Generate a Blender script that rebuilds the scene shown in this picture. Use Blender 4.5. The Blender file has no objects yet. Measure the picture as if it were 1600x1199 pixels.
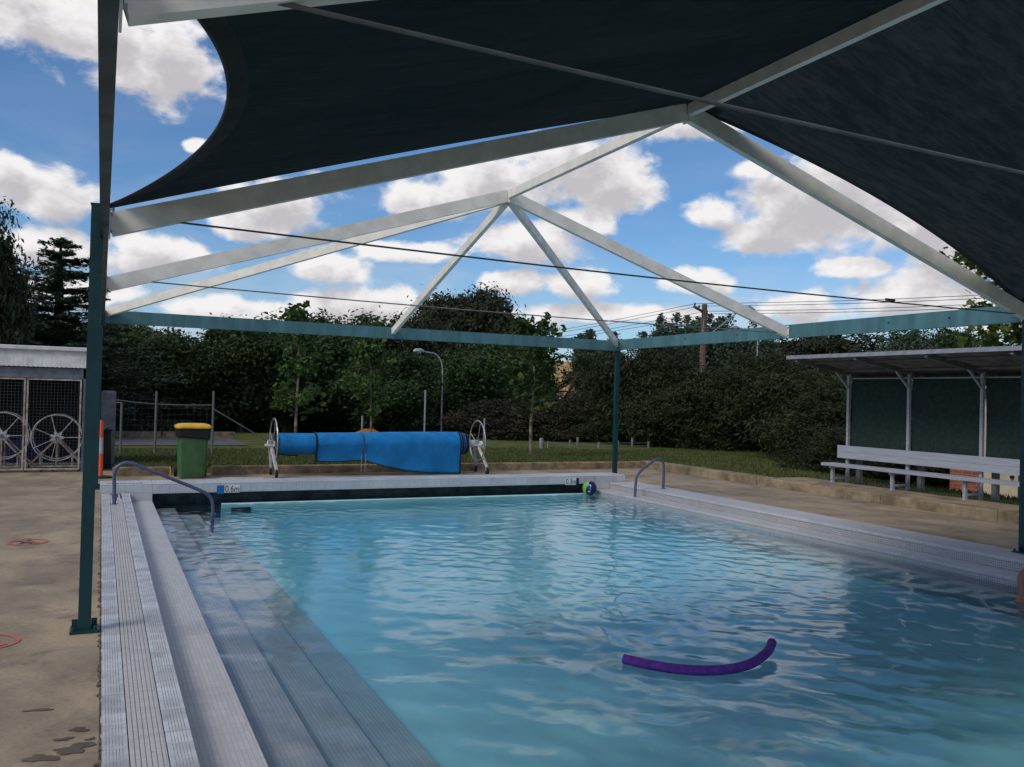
import bpy, bmesh, math, random
import numpy as np
from mathutils import Vector, Matrix, noise as mnoise

# ------------------------------------------------------------------ camera, sky, sun, exposure
SC = bpy.context.scene
COL = SC.collection
R = math.radians
PI = math.pi

cam_d = bpy.data.cameras.new('camera'); cam = bpy.data.objects.new('camera', cam_d); COL.objects.link(cam)
pitch, roll, yaw = 0.0143, 0.0251, 0.4398
F = Vector((math.sin(yaw)*math.cos(pitch), math.cos(yaw)*math.cos(pitch), math.sin(pitch)))
R0 = Vector((math.cos(yaw), -math.sin(yaw), 0)); U0 = R0.cross(F)
RX = math.cos(roll)*R0 + math.sin(roll)*U0; UX = -math.sin(roll)*R0 + math.cos(roll)*U0
mw = Matrix((RX, UX, -F)).transposed().to_4x4(); mw.translation = Vector((0, 0, 1.6))
cam.matrix_world = mw
cam_d.sensor_fit = 'HORIZONTAL'; cam_d.sensor_width = 36.0; cam_d.lens = 36.0*1361.7/1600
cam_d.clip_start = 0.05; cam_d.clip_end = 3000
SC.camera = cam

SUN_EL, SUN_AZ = R(42), R(-112)          # azimuth measured from +Y towards +X
SKY_STRENGTH = 0.088
SC.view_settings.view_transform = 'Standard'; SC.view_settings.look = 'None'
SC.view_settings.gamma = 1.0; SC.view_settings.use_curve_mapping = False
SC.view_settings.exposure = 0.25

sun_d = bpy.data.lights.new('sun', 'SUN'); sun_d.energy = 1.5; sun_d.angle = R(22); sun_d.color = (1, .93, .82)
sun = bpy.data.objects.new('sun', sun_d); COL.objects.link(sun)
sdir = Vector((math.sin(SUN_AZ)*math.cos(SUN_EL), math.cos(SUN_AZ)*math.cos(SUN_EL), math.sin(SUN_EL)))
sun.rotation_euler = (-sdir).to_track_quat('-Z', 'Y').to_euler()

CLOUDS = [(-0.068,0.35,0.085,0.04),(0.046,0.335,0.073,0.048),(-0.004,0.348,0.048,0.033),(0.087,0.256,0.016,0.008),(-0.089,0.203,0.025,0.022),
 (-0.043,0.188,0.043,0.029),(-0.045,0.14,0.069,0.021),(0.052,0.142,0.063,0.02),(0.176,0.205,0.058,0.03),(0.136,0.18,0.04,0.021),(0.23,0.137,0.044,0.02),
 (0.263,0.097,0.078,0.025),(0.118,0.085,0.086,0.017),(0.346,0.219,0.069,0.022),(0.419,0.237,0.066,0.033),(0.503,0.258,0.077,0.043),(0.551,0.243,0.051,0.035),
 (0.512,0.2,0.044,0.019),(0.458,0.176,0.07,0.026),(0.437,0.131,0.044,0.015),(0.514,0.129,0.044,0.018),(0.643,0.305,0.067,0.02),(0.768,0.22,0.079,0.052),
 (0.722,0.185,0.054,0.025),(0.814,0.221,0.089,0.049),(0.663,0.207,0.029,0.019),(0.707,0.253,0.033,0.013),(0.864,0.189,0.061,0.03),(0.647,0.133,0.044,0.016),
 (0.751,0.105,0.05,0.022),(0.866,0.113,0.067,0.021),(0.907,0.151,0.053,0.026),(0.948,0.088,0.05,0.019),(0.207,0.076,0.139,0.013),(0.365,0.085,0.117,0.01),
 (0.548,0.097,0.102,0.012),(0.319,0.159,0.058,0.012),(-0.02,0.093,0.065,0.017),(0.809,0.145,0.038,0.011)]

class NT:
    """small helper for node trees"""
    def __init__(s, tree): s.t = tree
    def n(s, typ, **kw):
        nd = s.t.nodes.new(typ)
        for k, v in kw.items(): setattr(nd, k, v)
        return nd
    def put(s, sock, v):
        if isinstance(v, bpy.types.NodeSocket): s.t.links.new(v, sock)
        elif v is not None:
            if hasattr(sock, 'default_value'):
                dv = sock.default_value
                if hasattr(dv, '__len__') and len(dv) == 4 and hasattr(v, '__len__') and len(v) == 3: v = (*v, 1)
            sock.default_value = v
    def m(s, op, a, b=None, c=None, clamp=False):
        nd = s.n('ShaderNodeMath', operation=op); nd.use_clamp = clamp
        s.put(nd.inputs[0], a); s.put(nd.inputs[1], b); s.put(nd.inputs[2], c); return nd.outputs[0]
    def v(s, op, a, b=None, out=0):
        nd = s.n('ShaderNodeVectorMath', operation=op); s.put(nd.inputs[0], a)
        if b is not None: s.put(nd.inputs[1], b)
        return nd.outputs[out]
    def sep(s, a): nd = s.n('ShaderNodeSeparateXYZ'); s.put(nd.inputs[0], a); return nd.outputs
    def comb(s, x=0, y=0, z=0):
        nd = s.n('ShaderNodeCombineXYZ'); s.put(nd.inputs[0], x); s.put(nd.inputs[1], y); s.put(nd.inputs[2], z); return nd.outputs[0]
    def noise(s, vec, scale, detail=4, rough=.55, dist=0):
        nd = s.n('ShaderNodeTexNoise'); s.put(nd.inputs['Vector'], vec); nd.inputs['Scale'].default_value = scale
        nd.inputs['Detail'].default_value = detail; nd.inputs['Roughness'].default_value = rough; nd.inputs['Distortion'].default_value = dist
        return nd.outputs['Fac']
    def ramp(s, v, a, b, x=0., y=1., smooth=True):
        nd = s.n('ShaderNodeMapRange'); nd.interpolation_type = 'SMOOTHSTEP' if smooth else 'LINEAR'
        s.put(nd.inputs[0], v); s.put(nd.inputs[1], a); s.put(nd.inputs[2], b); s.put(nd.inputs[3], x); s.put(nd.inputs[4], y); return nd.outputs[0]
    def mix(s, f, a, b, blend='MIX'):
        nd = s.n('ShaderNodeMix', data_type='RGBA', blend_type=blend); s.put(nd.inputs[0], f); s.put(nd.inputs[6], a); s.put(nd.inputs[7], b); return nd.outputs[2]

def make_sky():
    w = bpy.data.worlds.new('World'); SC.world = w; w.use_nodes = True
    T = NT(w.node_tree); w.node_tree.nodes.clear()
    tc = T.n('ShaderNodeTexCoord'); D = T.v('NORMALIZE', tc.outputs['Generated']); x, y, z = T.sep(D)
    az = T.m('ARCTAN2', x, y); el = T.m('ARCSINE', z); ae = T.comb(az, el, 0)
    sky = T.n('ShaderNodeTexSky', sky_type='NISHITA'); sky.sun_disc = False; sky.sun_elevation = SUN_EL; sky.sun_rotation = SUN_AZ
    sky.air_density = 1.0; sky.dust_density = .35; sky.ozone_density = 2.5
    def field(p):
        """distance field of the cumulus heaps in (azimuth, elevation)"""
        acc = None
        for (a, e, rx, ry) in CLOUDS:
            ix, iy = 1/rx/1.19, 1/ry/1.16
            nd = T.n('ShaderNodeVectorMath', operation='MULTIPLY_ADD'); T.put(nd.inputs[0], p); nd.inputs[1].default_value = (ix, iy, 0); nd.inputs[2].default_value = (-a*ix, -e*iy, 0)
            q = T.v('LENGTH', nd.outputs[0], out=1)
            acc = q if acc is None else T.m('SMOOTH_MIN', acc, q, .25)
        return T.m('MAXIMUM', T.m('SUBTRACT', 1.0, acc), -.75)
    # outside the list above: the same kind of broken cumulus from noise alone
    persp = T.v('DIVIDE', D, T.comb(*(3*[T.m('ADD', T.m('ABSOLUTE', z), .28)])))
    gen = T.m('MULTIPLY', T.m('SUBTRACT', T.noise(persp, 2.3, 2, .5), .49), 5.0)
    mx = T.m('MULTIPLY', T.m('SUBTRACT', T.m('ABSOLUTE', T.m('SUBTRACT', az, .44)), .55), 8, clamp=True)
    my = T.m('MULTIPLY', T.m('SUBTRACT', el, .37), 9, clamp=True)
    mask = T.m('MAXIMUM', mx, my); inv = T.m('SUBTRACT', 1.0, mask); gm = T.m('MULTIPLY', gen, mask)
    dd = T.v('MULTIPLY', D, (1, 1, 1.5))
    f1 = T.m('MULTIPLY', T.m('SUBTRACT', T.noise(dd, 10, 2, .5, .4), .5), 1.0)
    f2 = T.m('MULTIPLY', T.m('SUBTRACT', T.noise(dd, 26, 6, .56, .25), .5), 1.5)
    def dens(b, *fs):
        r = T.m('MULTIPLY_ADD', T.m('MULTIPLY_ADD', b, inv, gm), 1.1, fs[0])
        for f in fs[1:]: r = T.m('ADD', r, f)
        return r
    d0 = dens(field(ae), f1, f2)
    up = T.v('ADD', ae, (-.006, .019, 0)); ddu = T.v('ADD', dd, (-.004, 0, .022))
    f3 = T.m('MULTIPLY', T.m('SUBTRACT', T.noise(ddu, 30, 3, .6, .25), .5), 2.0)
    d1 = dens(field(up), f1, f3)
    alpha = T.ramp(d0, -.02, .46)
    shade = T.ramp(d1, -.15, 1.05)
    cloud = T.mix(shade, (8.7, 8.5, 8.5), (5.2, 5.0, 5.3))
    wisp = T.m('MULTIPLY', T.ramp(T.noise(T.v('MULTIPLY', D, (1, 1, 3.2)), 5, 4, .6, .6), .45, .75), T.ramp(z, .02, .28, .6, .05))
    blue = T.mix(1.0, sky.outputs[0], (.62, .86, 1.08), 'MULTIPLY')
    haze = T.mix(T.ramp(z, .0, .20, .45, 0.), blue, (4.6, 5.6, 7.0))
    c1 = T.mix(wisp, haze, (6.2, 6.4, 6.9))
    c2 = T.mix(alpha, c1, cloud)
    bg = T.n('ShaderNodeBackground'); T.put(bg.inputs[0], c2); bg.inputs[1].default_value = SKY_STRENGTH
    out = T.n('ShaderNodeOutputWorld'); T.put(out.inputs[0], bg.outputs[0])
make_sky()
try:
    SC.world.cycles.sampling_method = 'MANUAL'; SC.world.cycles.sample_map_resolution = 1024
except Exception: pass

# ------------------------------------------------------------------ materials
MATS = {}
def new_mat(name):
    m = bpy.data.materials.new(name); m.use_nodes = True; m.node_tree.nodes.clear(); MATS[name] = m
    T = NT(m.node_tree); out = T.n('ShaderNodeOutputMaterial'); b = T.n('ShaderNodeBsdfPrincipled'); T.put(out.inputs[0], b.outputs[0])
    return m, T, b, out
def mat(name, col, rough=.6, metal=0., var=.12, nscale=6., bump=.0, bscale=60., col2=None, spec=.4, streak=None):
    m, T, b, out = new_mat(name)
    pos = T.n('ShaderNodeNewGeometry').outputs['Position']
    if streak: pos = T.v('MULTIPLY', pos, streak)
    f = T.noise(pos, nscale, 5, .6)
    c2 = col2 if col2 else tuple(min(1, c*(1-2.2*var)) for c in col)
    c1 = col if col2 else tuple(min(1, c*(1+1.0*var)) for c in col)
    T.put(b.inputs['Base Color'], T.mix(T.ramp(f, .3, .7), c1, c2))
    T.put(b.inputs['Roughness'], T.ramp(f, .3, .7, max(.05, rough-.08), min(1, rough+.08)))
    b.inputs['Metallic'].default_value = metal; b.inputs['Specular IOR Level'].default_value = spec
    if bump:
        bp = T.n('ShaderNodeBump'); bp.inputs['Strength'].default_value = bump; bp.inputs['Distance'].default_value = .01
        T.put(bp.inputs['Height'], T.noise(pos, bscale, 4, .6)); T.put(b.inputs['Normal'], bp.outputs[0])
    return m

def surf_coord(T):
    """in-plane coordinates on axis-aligned faces, from position and normal"""
    g = T.n('ShaderNodeNewGeometry'); x, y, z = T.sep(g.outputs['Position']); nx, ny, nz = T.sep(g.outputs['True Normal'])
    az = T.m('GREATER_THAN', T.m('ABSOLUTE', nz), .5); ax = T.m('GREATER_THAN', T.m('ABSOLUTE', nx), .5)
    top = T.comb(y, x, 0); sx = T.comb(y, z, 0); sy = T.comb(x, z, 0)
    def mixv(f, a, b):
        nd = T.n('ShaderNodeMix', data_type='VECTOR'); T.put(nd.inputs[0], f); T.put(nd.inputs[4], a); T.put(nd.inputs[5], b); return nd.outputs[1]
    return mixv(az, mixv(ax, sy, sx), top), g.outputs['Position']

def tile_mat(name, c1, c2, grout, bw, bh, mortar, rough=.35, bumpd=.3, offset=0.):
    m, T, b, out = new_mat(name)
    uv, pos = surf_coord(T)
    br = T.n('ShaderNodeTexBrick'); br.offset = offset; br.squash = 1
    T.put(br.inputs['Vector'], uv); br.inputs['Scale'].default_value = 1; br.inputs['Mortar Size'].default_value = mortar
    br.inputs['Brick Width'].default_value = bw; br.inputs['Row Height'].default_value = bh; br.inputs['Mortar Smooth'].default_value = .3; br.inputs['Bias'].default_value = 0
    T.put(br.inputs['Color1'], c1); T.put(br.inputs['Color2'], c2); T.put(br.inputs['Mortar'], grout)
    f = T.noise(pos, 2.2, 5, .65)
    dirty = T.mix(T.ramp(f, .42, .75, 0, .45), br.outputs['Color'], tuple(c*.62 for c in c1))
    T.put(b.inputs['Base Color'], dirty); b.inputs['Roughness'].default_value = rough
    bp = T.n('ShaderNodeBump'); bp.inputs['Strength'].default_value = bumpd; bp.inputs['Distance'].default_value = .004; bp.invert = True
    T.put(bp.inputs['Height'], br.outputs['Fac']); T.put(b.inputs['Normal'], bp.outputs[0])
    return m

def make_materials():
    # weathered concrete deck
    m, T, b, o = new_mat('concrete')
    pos = T.n('ShaderNodeNewGeometry').outputs['Position']
    big = T.noise(T.v('MULTIPLY', pos, (.9, .6, 1)), 1.4, 6, .62, .5); mid = T.noise(T.v('MULTIPLY', pos, (.75, 1.0, 1)), 2.3, 8, .7, .5); fine = T.noise(pos, 38, 6, .78)
    c = T.mix(T.ramp(big, .33, .66), (.44, .335, .225), (.25, .20, .145))
    c = T.mix(T.ramp(mid, .48, .72, 0, .72), c, (.125, .11, .095))
    c = T.mix(T.ramp(T.noise(pos, 7, 5, .7), .58, .72, 0, .4), c, (.42, .33, .235))
    c = T.mix(T.ramp(fine, .42, .68, 0, .45), c, (.15, .125, .095))
    spots = T.n('ShaderNodeTexVoronoi'); T.put(spots.inputs['Vector'], pos); spots.inputs['Scale'].default_value = 2.7
    c = T.mix(T.ramp(spots.outputs['Distance'], .018, .035, .8, 0), c, (.05, .045, .04))
    T.put(b.inputs['Base Color'], c); T.put(b.inputs['Roughness'], T.ramp(mid, .3, .7, .72, .9)); b.inputs['Specular IOR Level'].default_value = .25
    bp = T.n('ShaderNodeBump'); bp.inputs['Strength'].default_value = .35; bp.inputs['Distance'].default_value = .006
    T.put(bp.inputs['Height'], T.m('ADD', fine, T.m('MULTIPLY', mid, 1.5))); T.put(b.inputs['Normal'], bp.outputs[0])
    mat('kerb', (.27, .20, .125), .9, var=.25, nscale=4, bump=.4, bscale=40, spec=.2)
    mat('kerb_light', (.33, .255, .165), .9, var=.22, nscale=3, bump=.4, bscale=40, spec=.2)
    mat('patch_concrete', (.50, .44, .36), .9, var=.12, nscale=5, bump=.3)
    mat('edge_dirt', (.17, .125, .08), .95, var=.4, nscale=25, bump=.6, spec=.1)
    mat('wet', (.12, .092, .066), .55, var=.15, spec=.2)
    # pool
    mat('coping_tile', (.53, .54, .58), .34, var=.12, nscale=5, bump=.12, bscale=90)
    Tc = NT(MATS['coping_tile'].node_tree); bs = [n for n in Tc.t.nodes if n.type == 'BSDF_PRINCIPLED'][0]; src = bs.inputs['Base Color'].links[0].from_socket
    hs = Tc.n('ShaderNodeHueSaturation'); Tc.put(hs.inputs['Color'], src); Tc.put(hs.inputs['Value'], Tc.m('ADD', .84, Tc.m('MULTIPLY', Tc.n('ShaderNodeObjectInfo').outputs['Random'], .28))); Tc.put(bs.inputs['Base Color'], hs.outputs[0])
    tile_mat('coping_strip', (.56, .53, .52), (.47, .45, .45), (.30, .28, .28), .025, .1, .0016, .4, .2)
    mat('groove', (.30, .29, .30), .8, var=.3, nscale=12)
    mat('grout', (.075, .07, .072), .85, var=.2, nscale=20)
    tile_mat('mosaic', (.50, .49, .50), (.42, .41, .42), (.13, .12, .12), .025, .025, .0022, .4, .25)
    tile_mat('tread', (.54, .53, .545), (.47, .465, .475), (.33, .32, .33), .12, .025, .0018, .4, .25)
    tile_mat('hob_tile', (.52, .54, .57), (.45, .47, .50), (.30, .30, .31), .24, .115, .0022, .4, .2, .5)
    tile_mat('wet_tread', (.56, .58, .61), (.49, .51, .54), (.28, .30, .34), .12, .025, .0018, .4, .25)
    mat('pool_paint', (.57, .90, .97), .5, var=.05, nscale=1.2)
    mat('gutter', (.018, .045, .052), .5, var=.3, nscale=5)
    # steel
    mat('beam_paint', (.075, .185, .21), .5, var=.12, nscale=2.2, streak=(3, 3, .6))
    mat('post_paint', (.0035, .042, .05), .38, var=.15, nscale=4)
    mat('white_steel', (.84, .79, .70), .5, var=.07, nscale=5)
    mat('cable', (.16, .15, .14), .45, .6)
    mat('tie_paint', (.17, .165, .14), .5, var=.15, nscale=9)
    mat('rail_paint', (.075, .09, .165), .32, var=.08, spec=.5)
    mat('galv', (.34, .36, .40), .5, .3, var=.12, nscale=9)
    mat('alu', (.40, .42, .48), .45, .15, var=.07, nscale=6, streak=(1, .4, 6))
    mat('alu_dark', (.16, .165, .18), .5, .2)
    mat('white_metal', (.66, .65, .66), .5, var=.12, nscale=6)
    mat('rusty_white', (.50, .47, .44), .6, var=.3, nscale=9, col2=(.24, .15, .10))
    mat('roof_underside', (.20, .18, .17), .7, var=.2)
    mat('chrome', (.7, .7, .68), .25, .85, var=.05)
    mat('shed_white', (.66, .65, .64), .6, var=.1, nscale=4)
    mat('shed_beam', (.20, .215, .26), .6, var=.15)
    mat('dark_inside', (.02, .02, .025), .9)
    mat('wire', (.10, .10, .12), .5, .3)
    mat('screen', (.017, .036, .032), .9, var=.08, nscale=14)
    mat('concrete_box', (.22, .225, .24), .8, var=.15)
    mat('black', (.012, .012, .014), .55)
    mat('rubber', (.02, .02, .02), .7)
    mat('bin_green', (.055, .14, .055), .5, var=.12, nscale=5)
    mat('bin_yellow', (.75, .42, .012), .45, var=.06)
    mat('orange', (.85, .12, .045), .5, var=.06)
    mat('reflective', (.5, .45, .45), .4)
    mat('cover_blue', (.007, .20, .52), .55, var=.09, nscale=5, bump=.9, bscale=45, streak=(1, 1.5, .7), spec=.3)
    mat('cover_black', (.006, .008, .012), .5)
    mat('cover_navy', (.008, .02, .10), .5)
    mat('sign_white', (.68, .69, .68), .5, var=.04); mat('sign_blue', (.01, .14, .42), .45, var=.08); mat('ink', (.015, .018, .02), .6)
    mat('red_paint', (.50, .08, .065), .8, nscale=26, col2=(.38, .20, .14))
    mat('ball_green', (.17, .42, .05), .35, var=.05); mat('ball_navy', (.008, .02, .09), .3); mat('ball_white', (.75, .78, .82), .35)
    mat('noodle', (.085, .02, .23), .75, var=.16, nscale=25, bump=.5, bscale=150, spec=.3)
    mat('skin', (.30, .115, .075), .5, var=.06); mat('swim', (.03, .03, .05), .7); mat('hair', (.02, .013, .01), .6)
    tile_mat('brick', (.33, .085, .045), (.26, .065, .035), (.30, .22, .17), .23, .076, .008, .85, .5, .5)
    mat('door_cream', (.62, .52, .36), .6, var=.06)
    mat('wood_pole', (.17, .105, .075), .9, var=.3, nscale=5, streak=(6, 6, .5), bump=.4)
    mat('bark', (.09, .07, .055), .9, var=.3, nscale=8, bump=.5, bscale=30)
    mat('bark_pale', (.22, .18, .14), .9, var=.3, nscale=8, bump=.5, bscale=30)
    mat('road', (.10, .10, .10), .9, var=.12, nscale=3)
    mat('line_white', (.55, .55, .52), .8)
    mat('roof_tile', (.42, .17, .07), .8)
    mat('house_wall', (.55, .45, .33), .8)
    mat('house_pale', (.62, .60, .58), .8)
    # grass ground
    m, T, b, o = new_mat('grass_ground')
    pos = T.n('ShaderNodeNewGeometry').outputs['Position']; x, y, z = T.sep(pos)
    f = T.noise(pos, 1.3, 6, .65)
    c = T.mix(T.ramp(f, .35, .68), (.050, .085, .018), (.135, .12, .04))
    far = T.mix(T.ramp(T.noise(pos, .03, 5, .6), .35, .7), (.52, .33, .14), (.36, .24, .10))
    c = T.mix(T.ramp(y, 75, 110), c, far)
    T.put(b.inputs['Base Color'], c); b.inputs['Roughness'].default_value = .95; b.inputs['Specular IOR Level'].default_value = .1
    def leaf(name, c1, c2, c3):
        m, T, b, o = new_mat(name)
        oi = T.n('ShaderNodeObjectInfo'); tc = T.n('ShaderNodeTexCoord').outputs['Object']
        f = T.noise(tc, 1.1, 3, .6); f2 = T.noise(tc, 11, 2, .5)
        c = T.mix(T.ramp(f, .35, .65), c1, c2); c = T.mix(T.ramp(f2, .45, .75, 0, .7), c, c3)
        hs = T.n('ShaderNodeHueSaturation'); T.put(hs.inputs['Color'], c)
        T.put(hs.inputs['Value'], T.m('ADD', .70, T.m('MULTIPLY', oi.outputs['Random'], .48))); T.put(hs.inputs['Hue'], T.m('ADD', .488, T.m('MULTIPLY', oi.outputs['Random'], .024)))
        T.put(b.inputs['Base Color'], hs.outputs[0]); b.inputs['Roughness'].default_value = .6; b.inputs['Specular IOR Level'].default_value = .25
        tr = T.n('ShaderNodeBsdfTranslucent'); T.put(tr.inputs[0], hs.outputs[0]); ms = T.n('ShaderNodeMixShader'); ms.inputs[0].default_value = .25
        T.put(ms.inputs[1], b.outputs[0]); T.put(ms.inputs[2], tr.outputs[0]); T.put(o.inputs[0], ms.outputs[0])
    leaf('leaf_oak', (.044, .080, .022), (.028, .056, .017), (.070, .105, .032))
    leaf('leaf_gum', (0.050, 0.065, 0.030), (0.033, 0.045, 0.022), (0.090, 0.098, 0.045))
    leaf('leaf_cedar', (.07, .115, .075), (.05, .085, .058), (.11, .155, .10))
    leaf('leaf_poplar', (0.094, 0.131, 0.088), (0.062, 0.094, 0.062), (0.150, 0.188, 0.131))
    leaf('leaf_shrub', (.038, .052, .018), (.025, .037, .014), (.060, .072, .024))
    leaf('leaf_sapling', (0.069, 0.131, 0.031), (0.048, 0.094, 0.025), (0.106, 0.175, 0.044))
    leaf('leaf_maple', (0.119, 0.200, 0.037), (0.069, 0.125, 0.027), (0.163, 0.250, 0.050))
    leaf('leaf_copper', (.040, .036, .020), (.030, .028, .016), (.056, .046, .026))
    leaf('leaf_far', (0.094, 0.131, 0.056), (0.069, 0.100, 0.044), (0.150, 0.175, 0.075))
    leaf('blade', (.060, .095, .020), (.10, .11, .035), (.16, .15, .06))
    # shade cloth: dark knitted mesh, the same cloth on the right, its brighter light put into the colour, and creased
    def cloth(name, lo, hi, thread, tl_, th_, fold):
        m, T, b, o = new_mat(name)
        pos = T.n('ShaderNodeNewGeometry').outputs['Position']
        f = T.noise(T.v('MULTIPLY', pos, (1, 3, 1)), 6, 6, .68); k = T.noise(pos, 130, 2, .5)
        wv = T.noise(T.v('MULTIPLY', pos, (.7, 2.6, 1)), 2.2, 3, .5, .8)
        f = T.m('ADD', T.m('MULTIPLY', f, .6), T.m('MULTIPLY', wv, .4))
        c = T.mix(T.ramp(f, .4, .62), lo, hi); c = T.mix(T.ramp(k, .45, .7, 0, .5), c, thread)
        T.put(b.inputs['Base Color'], c); b.inputs['Roughness'].default_value = .75; b.inputs['Specular IOR Level'].default_value = .15
        bp = T.n('ShaderNodeBump'); bp.inputs['Strength'].default_value = fold; bp.inputs['Distance'].default_value = .05; T.put(bp.inputs['Height'], wv); T.put(b.inputs['Normal'], bp.outputs[0])
        tr = T.n('ShaderNodeBsdfTranslucent'); T.put(tr.inputs[0], T.mix(T.ramp(f, .38, .66), tl_, th_)); ms = T.n('ShaderNodeMixShader'); ms.inputs[0].default_value = .45
        T.put(ms.inputs[1], b.outputs[0]); T.put(ms.inputs[2], tr.outputs[0]); T.put(o.inputs[0], ms.outputs[0])
    cloth('shade_cloth', (.003, .008, .0085), (.006, .012, .013), (.011, .016, .017), (.005, .011, .013), (.010, .017, .019), .2)
    cloth('shade_cloth_lit', (.014, .021, .024), (.030, .037, .039), (.06, .066, .066), (.018, .027, .030), (.045, .054, .056), .5)
    mat('hem', (.006, .010, .012), .8, var=.1)
    # water surface: clear, mirror by Fresnel, slightly tinted
    m, T, b, o = new_mat('water')
    m.node_tree.nodes.remove(b)
    pos = T.n('ShaderNodeNewGeometry').outputs['Position']
    bp = T.n('ShaderNodeBump'); bp.inputs['Strength'].default_value = .5; bp.inputs['Distance'].default_value = .0024
    T.put(bp.inputs['Height'], T.noise(T.v('MULTIPLY', pos, (1, 1.3, 1)), 15, 4, .6, .4))
    fr = T.n('ShaderNodeFresnel'); fr.inputs[0].default_value = 1.33; T.put(fr.inputs[1], bp.outputs[0])
    gl = T.n('ShaderNodeBsdfGlossy'); gl.inputs['Roughness'].default_value = .015; gl.inputs[0].default_value = (1, 1, 1, 1); T.put(gl.inputs['Normal'], bp.outputs[0])
    tr = T.n('ShaderNodeBsdfTransparent'); tr.inputs[0].default_value = (.97, .99, 1, 1)
    ms = T.n('ShaderNodeMixShader'); T.put(ms.inputs[0], fr.outputs[0]); T.put(ms.inputs[1], tr.outputs[0]); T.put(ms.inputs[2], gl.outputs[0]); T.put(o.inputs[0], ms.outputs[0])
    va = T.n('ShaderNodeVolumeAbsorption'); va.inputs['Color'].default_value = (.10, .74, .84, 1); va.inputs['Density'].default_value = .34; T.put(o.inputs['Volume'], va.outputs[0])
make_materials()

# ------------------------------------------------------------------ mesh helpers
class MB:
    def __init__(s): s.v = []; s.f = []; s.mi = []; s.cur = 0
    def add(s, vs, fs):
        o = len(s.v); s.v += [tuple(v) for v in vs]; s.f += [tuple(i+o for i in f) for f in fs]; s.mi += [s.cur]*len(fs); return s
    def box(s, x0, x1, y0, y1, z0, z1, bev=0.):
        if bev <= 0:
            return s.add([(x0,y0,z0),(x1,y0,z0),(x1,y1,z0),(x0,y1,z0),(x0,y0,z1),(x1,y0,z1),(x1,y1,z1),(x0,y1,z1)],
                         [(0,3,2,1),(4,5,6,7),(0,1,5,4),(1,2,6,5),(2,3,7,6),(3,0,4,7)])
        b = bev   # chamfered top edges
        return s.add([(x0,y0,z0),(x1,y0,z0),(x1,y1,z0),(x0,y1,z0),(x0,y0,z1-b),(x1,y0,z1-b),(x1,y1,z1-b),(x0,y1,z1-b),(x0+b,y0+b,z1),(x1-b,y0+b,z1),(x1-b,y1-b,z1),(x0+b,y1-b,z1)],
                     [(0,3,2,1),(0,1,5,4),(1,2,6,5),(2,3,7,6),(3,0,4,7),(4,5,9,8),(5,6,10,9),(6,7,11,10),(7,4,8,11),(8,9,10,11)])
    def bar(s, a, b, w, h, up=(0,0,1)):
        """rectangular bar from a to b, w wide and h deep"""
        a = Vector(a); b = Vector(b); d = (b-a).normalized(); u = Vector(up); sd = d.cross(u)
        if sd.length < 1e-4: sd = d.cross(Vector((1,0,0)))
        sd.normalize(); u = sd.cross(d).normalized(); q = []
        for p in (a, b):
            for i, j in ((-1,-1),(1,-1),(1,1),(-1,1)): q.append(p + sd*(i*w/2) + u*(j*h/2))
        return s.add(q, [(3,2,1,0),(4,5,6,7),(0,1,5,4),(1,2,6,5),(2,3,7,6),(3,0,4,7)])
    def tube(s, pts, r, n=8, cap=True, closed=False):
        pts = [Vector(p) for p in pts]; m = len(pts); rs = r if hasattr(r, '__len__') else [r]*m
        ring = []; prev = None
        for i, p in enumerate(pts):
            if closed: t = pts[(i+1) % m]-pts[i-1]
            else: t = pts[min(i+1, m-1)]-pts[max(i-1, 0)]
            t.normalize()
            if prev is None:
                a = t.cross(Vector((0,0,1)));  a = a if a.length > .05 else t.cross(Vector((1,0,0)))
            else: a = prev - t*prev.dot(t)
            a.normalize(); prev = a; b = t.cross(a)
            ring.append([p + a*(rs[i]*math.cos(2*PI*k/n)) + b*(rs[i]*math.sin(2*PI*k/n)) for k in range(n)])
        fs = []
        for i in range(m if closed else m-1):
            j = (i+1) % m
            for k in range(n): fs.append((i*n+k, i*n+(k+1) % n, j*n+(k+1) % n, j*n+k))
        if cap and not closed: fs += [tuple(range(n-1, -1, -1)), tuple((m-1)*n+k for k in range(n))]
        return s.add([v for q in ring for v in q], fs)
    def ring(s, c, r, tr, axis='x', n=40, m=8):
        pts = []
        for i in range(n):
            a = 2*PI*i/n; p = {'x': (0, math.cos(a)*r, math.sin(a)*r), 'y': (math.cos(a)*r, 0, math.sin(a)*r), 'z': (math.cos(a)*r, math.sin(a)*r, 0)}[axis]
            pts.append(Vector(c)+Vector(p))
        return s.tube(pts, tr, m, closed=True)
    def cyl(s, a, b, r, n=16): return s.tube([a, b], r, n)
    def prism(s, poly, z0, z1):
        n = len(poly); return s.add([(x, y, z0) for x, y in poly]+[(x, y, z1) for x, y in poly],
            [tuple(range(n-1, -1, -1)), tuple(range(n, 2*n))]+[(i, (i+1) % n, n+(i+1) % n, n+i) for i in range(n)])
    def build(s, name, m, parent=None, smooth=False, kind=None):
        me = bpy.data.meshes.new(name); me.from_pydata(s.v, [], s.f)
        for mm in (m if isinstance(m, (list, tuple)) else [m]): me.materials.append(MATS[mm])
        if isinstance(m, (list, tuple)): me.polygons.foreach_set('material_index', s.mi)
        if smooth:
            me.polygons.foreach_set('use_smooth', [True]*len(me.polygons))
            try: me.set_sharp_from_angle(angle=R(40))
            except Exception: pass
        me.update(); return link(name, me, parent, kind)
def link(name, me, parent=None, kind=None):
    o = bpy.data.objects.new(name, me); COL.objects.link(o)
    if parent: o.parent = parent; o.matrix_parent_inverse = Matrix.Translation(-Vector(parent.location)) if parent.parent is None and parent.type == 'EMPTY' and parent.rotation_euler.z == 0 else Matrix.Identity(4)
    if kind: o['kind'] = kind
    return o
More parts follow.
